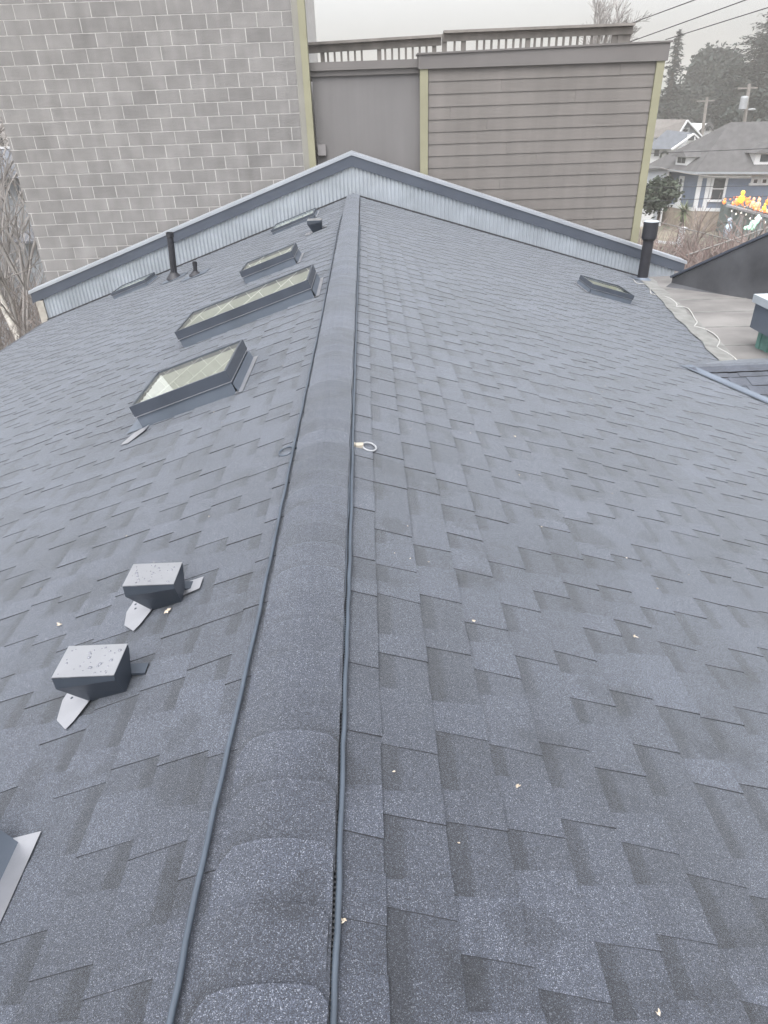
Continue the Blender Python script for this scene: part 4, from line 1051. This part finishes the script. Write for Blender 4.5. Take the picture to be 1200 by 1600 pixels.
wire(at(1032, 262, 36), at(1130, 272, 33), .022, 'pale sagging wire just under the blue house eave', .15, 'wirelight')
wire(at(1030, 347, 24), at(1130, 372, 20), .016, 'brownish cable sloping down behind the thick capped pipe', .0, 'wirelight', (0, .5))
wire(at(1072, 399, 19), at(1140, 376, 19.5), .022, 'pale cable rising to the right above the dark raking parapet', 0, 'wirelight', (.0, 1.0))
# white yard post
b = at(1064, 372, 26); o = MB(); t_ = at(1066, 358, 26); o.box((b.x-.08, b.y-.08, GZ), (b.x+.08, b.y+.08, t_.z)); o.box((b.x-.12, b.y-.12, t_.z), (b.x+.12, b.y+.12, t_.z+.06)); o.bar(V((b.x-1.3, b.y, t_.z-.35)), V((b.x, b.y, t_.z-.5)), .06, .08)
tag(o.build('yard_post', M['hwhite']), 'white yard post with a side arm among the bare shrubs', 'post')

# ---------------------------------------------------------------- left gap: house, birch, bare trees
Yl = 26
lh = thing('slate_house', (at(0, 250, Yl).x-3, Yl, GZ), 'blue grey house with white eave line seen left of the block building', 'house')
a = at(-120, 232, Yl); b_ = at(62, 232, Yl); bz = at(20, 272, Yl).z
q = MB(); q.box((a.x, Yl, GZ), (b_.x+.6, Yl+7, bz)); q.build('wall', M['hgrey'], lh)
zt = at(20, 234, Yl+1.2).z
q = MB(); q.face([(a.x, Yl-.4, bz-.1), (b_.x+1, Yl-.4, bz-.1), (b_.x+1, Yl+2.5, zt), (a.x, Yl+2.5, zt)]); q.face([(a.x, Yl+2.5, zt), (b_.x+1, Yl+2.5, zt), (b_.x+1, Yl+7.2, bz-.1), (a.x, Yl+7.2, bz-.1)]); rfo = q.build('roof', M['hroof3'], lh)
q = MB(); q.bar((a.x, Yl+2.5, zt+.04), (b_.x+1, Yl+2.5, zt+.04), .14, .07); q.build('ridge_trim', M['hwhite'], rfo)
for px in (14, 27, 42, 54):
    w0, w1 = at(px-4, 287, Yl-.03), at(px+4, 309, Yl-.03); q = MB(); q.box((w0.x, Yl-.06, w1.z), (w1.x, Yl-.002, w0.z)); o = q.build('window', M['hwhite'], lh); q = MB(); q.box((w0.x+.04, Yl-.07, w1.z+.06), (w1.x-.04, Yl-.061, (w0.z+w1.z)/2)); q.build('pane', M['pane'], o)
q = MB(); w0, w1 = at(30, 350, Yl-3), at(74, 378, Yl-3); q.box((w0.x, Yl-3, GZ), (w1.x+.3, Yl-.1, w1.z)); sh = q.build('lean_to', M['hgrey'], lh)
q = MB(); q.hexa([(w0.x-.2, Yl-3.3, w1.z), (w1.x+.5, Yl-3.3, w1.z), (w1.x+.5, Yl-.1, w0.z), (w0.x-.2, Yl-.1, w0.z), (w0.x-.2, Yl-3.3, w1.z+.08), (w1.x+.5, Yl-3.3, w1.z+.08), (w1.x+.5, Yl-.1, w0.z+.08), (w0.x-.2, Yl-.1, w0.z+.08)]); q.build('lean_to_roof', M['hdark'], sh)
BT = 'bare trees left of the block building'
b = at(38, 520, 17); tp = at(0, 438, 17); d = (tp-b).normalized(); base = b-d*((b.z-GZ)/d.z)
bare_tree('birch_tree', base, 9.5, .15, 31, 'leaning white barked birch at the left edge of the roof', M['birch'], M['twig2'], 5, .35, 3, .6, lean=(d.x, d.y, d.z), group=BT, minr=.005)
b = at(38, 480, 18.5); tp = at(62, 340, 18.5); d = (tp-b).normalized(); base = b-d*((b.z-GZ)/d.z)
bare_tree('young_tree', base, 9, .075, 32, 'slender pale stemmed bare tree between the birch and the block wall', M['twig2'], M['twig2'], 5, .3, 3, .6, lean=(d.x, d.y, d.z), group=BT, minr=.006)
bare_tree('bare_tree', V((-13.2, 24.2, GZ)), 8.6, .14, 33, 'dense brown bare tree in front of the blue grey house', M['twig2'], M['twig2'], 5, .3, 3, .65, group=BT, minr=.008)
bare_tree('bare_tree', V((-16.5, 36, GZ)), 12.2, .26, 34, 'grey bare tree rising behind the blue grey house to the sky gap', M['twig2'], M['twig2'], 6, .2, 3, .65, group=BT, minr=.012)
bare_tree('bare_tree', V((-20.5, 40, GZ)), 12.6, .26, 35, 'farthest grey bare tree behind the blue grey house', M['twig2'], M['twig2'], 6, .2, 3, .7, group=BT, minr=.014)
broad(V((-21, 48, GZ)), 11.3, 5, 36, 'dark evergreen behind the bare trees at the left edge', M['con2'], 3500, .4, clumps=16)
for k, (px, py, Y) in enumerate(((8, 500, 15.5), (30, 430, 19), (-20, 470, 17))):
    b = at(px, py, Y); b.z = GZ; rnd = random.Random(90+k); o = thing('bare_shrub', b, ('twiggy brown shrub at the foot of the birch', 'twiggy brown shrub behind the slender bare tree', 'twiggy shrub at the far left edge beyond the eave')[k], 'shrub', 'bare shrubs left of the roof'); c = MB(); s_ = MB()
    hh = at(px, py-70, Y).z-GZ
    for j in range(5):
        a = rnd.uniform(0, 6.28); tip = b+V((cos(a)*.5, sin(a)*.5, hh*.5)); s_.tube([b, tip], [.05, .03], 5)
        for q_ in range(4):
            a2 = rnd.uniform(0, 6.28); grow(c, tip.lerp(b, rnd.uniform(0, .4)), V((cos(a2)*.7, sin(a2)*.7, 1)).normalized(), hh*.24, .014, 3, rnd, .7, .1, 3, 3, .005)
    s_.build('stem', M['bark'], o); c.build('twigs', M['twig'], o)

# ---------------------------------------------------------------- air
hz = MB(); hz.box((-520, -400, GZ-1), (560, 640, 24))
hm = bpy.data.materials.new('damp air'); hm.use_nodes = True; nt = hm.node_tree; nt.nodes.clear()
ou = nt.nodes.new('ShaderNodeOutputMaterial'); pv = nt.nodes.new('ShaderNodeVolumePrincipled'); pv.inputs['Color'].default_value = (.99, .975, .95, 1); pv.inputs['Density'].default_value = .0018; pv.inputs['Anisotropy'].default_value = .3
nt.links.new(pv.outputs[0], ou.inputs['Volume'])
HAZE = True
if HAZE:
    o = hz.build('haze', hm, origin=(0, 100, GZ)); o['kind'] = 'stuff'; o['label'] = 'pale damp air greying the far trees'; o['category'] = 'haze'

# ---------------------------------------------------------------- light
wd = bpy.data.worlds.new('World'); sc.world = wd; wd.use_nodes = True; nt = wd.node_tree
bg = nt.nodes['Background']; sky = nt.nodes.new('ShaderNodeTexSky'); sky.sky_type = 'NISHITA'; sky.sun_disc = False
EL, ROT = rad(66), rad(200)
sky.sun_elevation = EL; sky.sun_rotation = ROT; sky.altitude = 0; sky.air_density = 1.0; sky.dust_density = 6.0; sky.ozone_density = 1.0
hs = nt.nodes.new('ShaderNodeHueSaturation'); hs.inputs['Saturation'].default_value = .16
nt.links.new(sky.outputs[0], hs.inputs['Color']); nt.links.new(hs.outputs[0], bg.inputs['Color']); bg.inputs['Strength'].default_value = .15
ld_ = bpy.data.lights.new('sun', 'SUN'); ld_.energy = .9; ld_.angle = rad(50); ld_.color = (1, .97, .93)
so = bpy.data.objects.new('sun', ld_); col.objects.link(so)
sd_ = V((sin(ROT)*cos(EL), cos(ROT)*cos(EL), sin(EL))); so.rotation_euler = sd_.to_track_quat('Z', 'Y').to_euler(); so.location = (0, 0, 60)
vs = sc.view_settings; vs.view_transform = 'Standard'; vs.look = 'None'; vs.gamma = 1; vs.use_curve_mapping = False; vs.exposure = 1.25
sc.cycles.use_denoising = True; sc.cycles.max_bounces = 6; sc.cycles.volume_bounces = 2; sc.cycles.caustics_reflective = False; sc.cycles.caustics_refractive = False
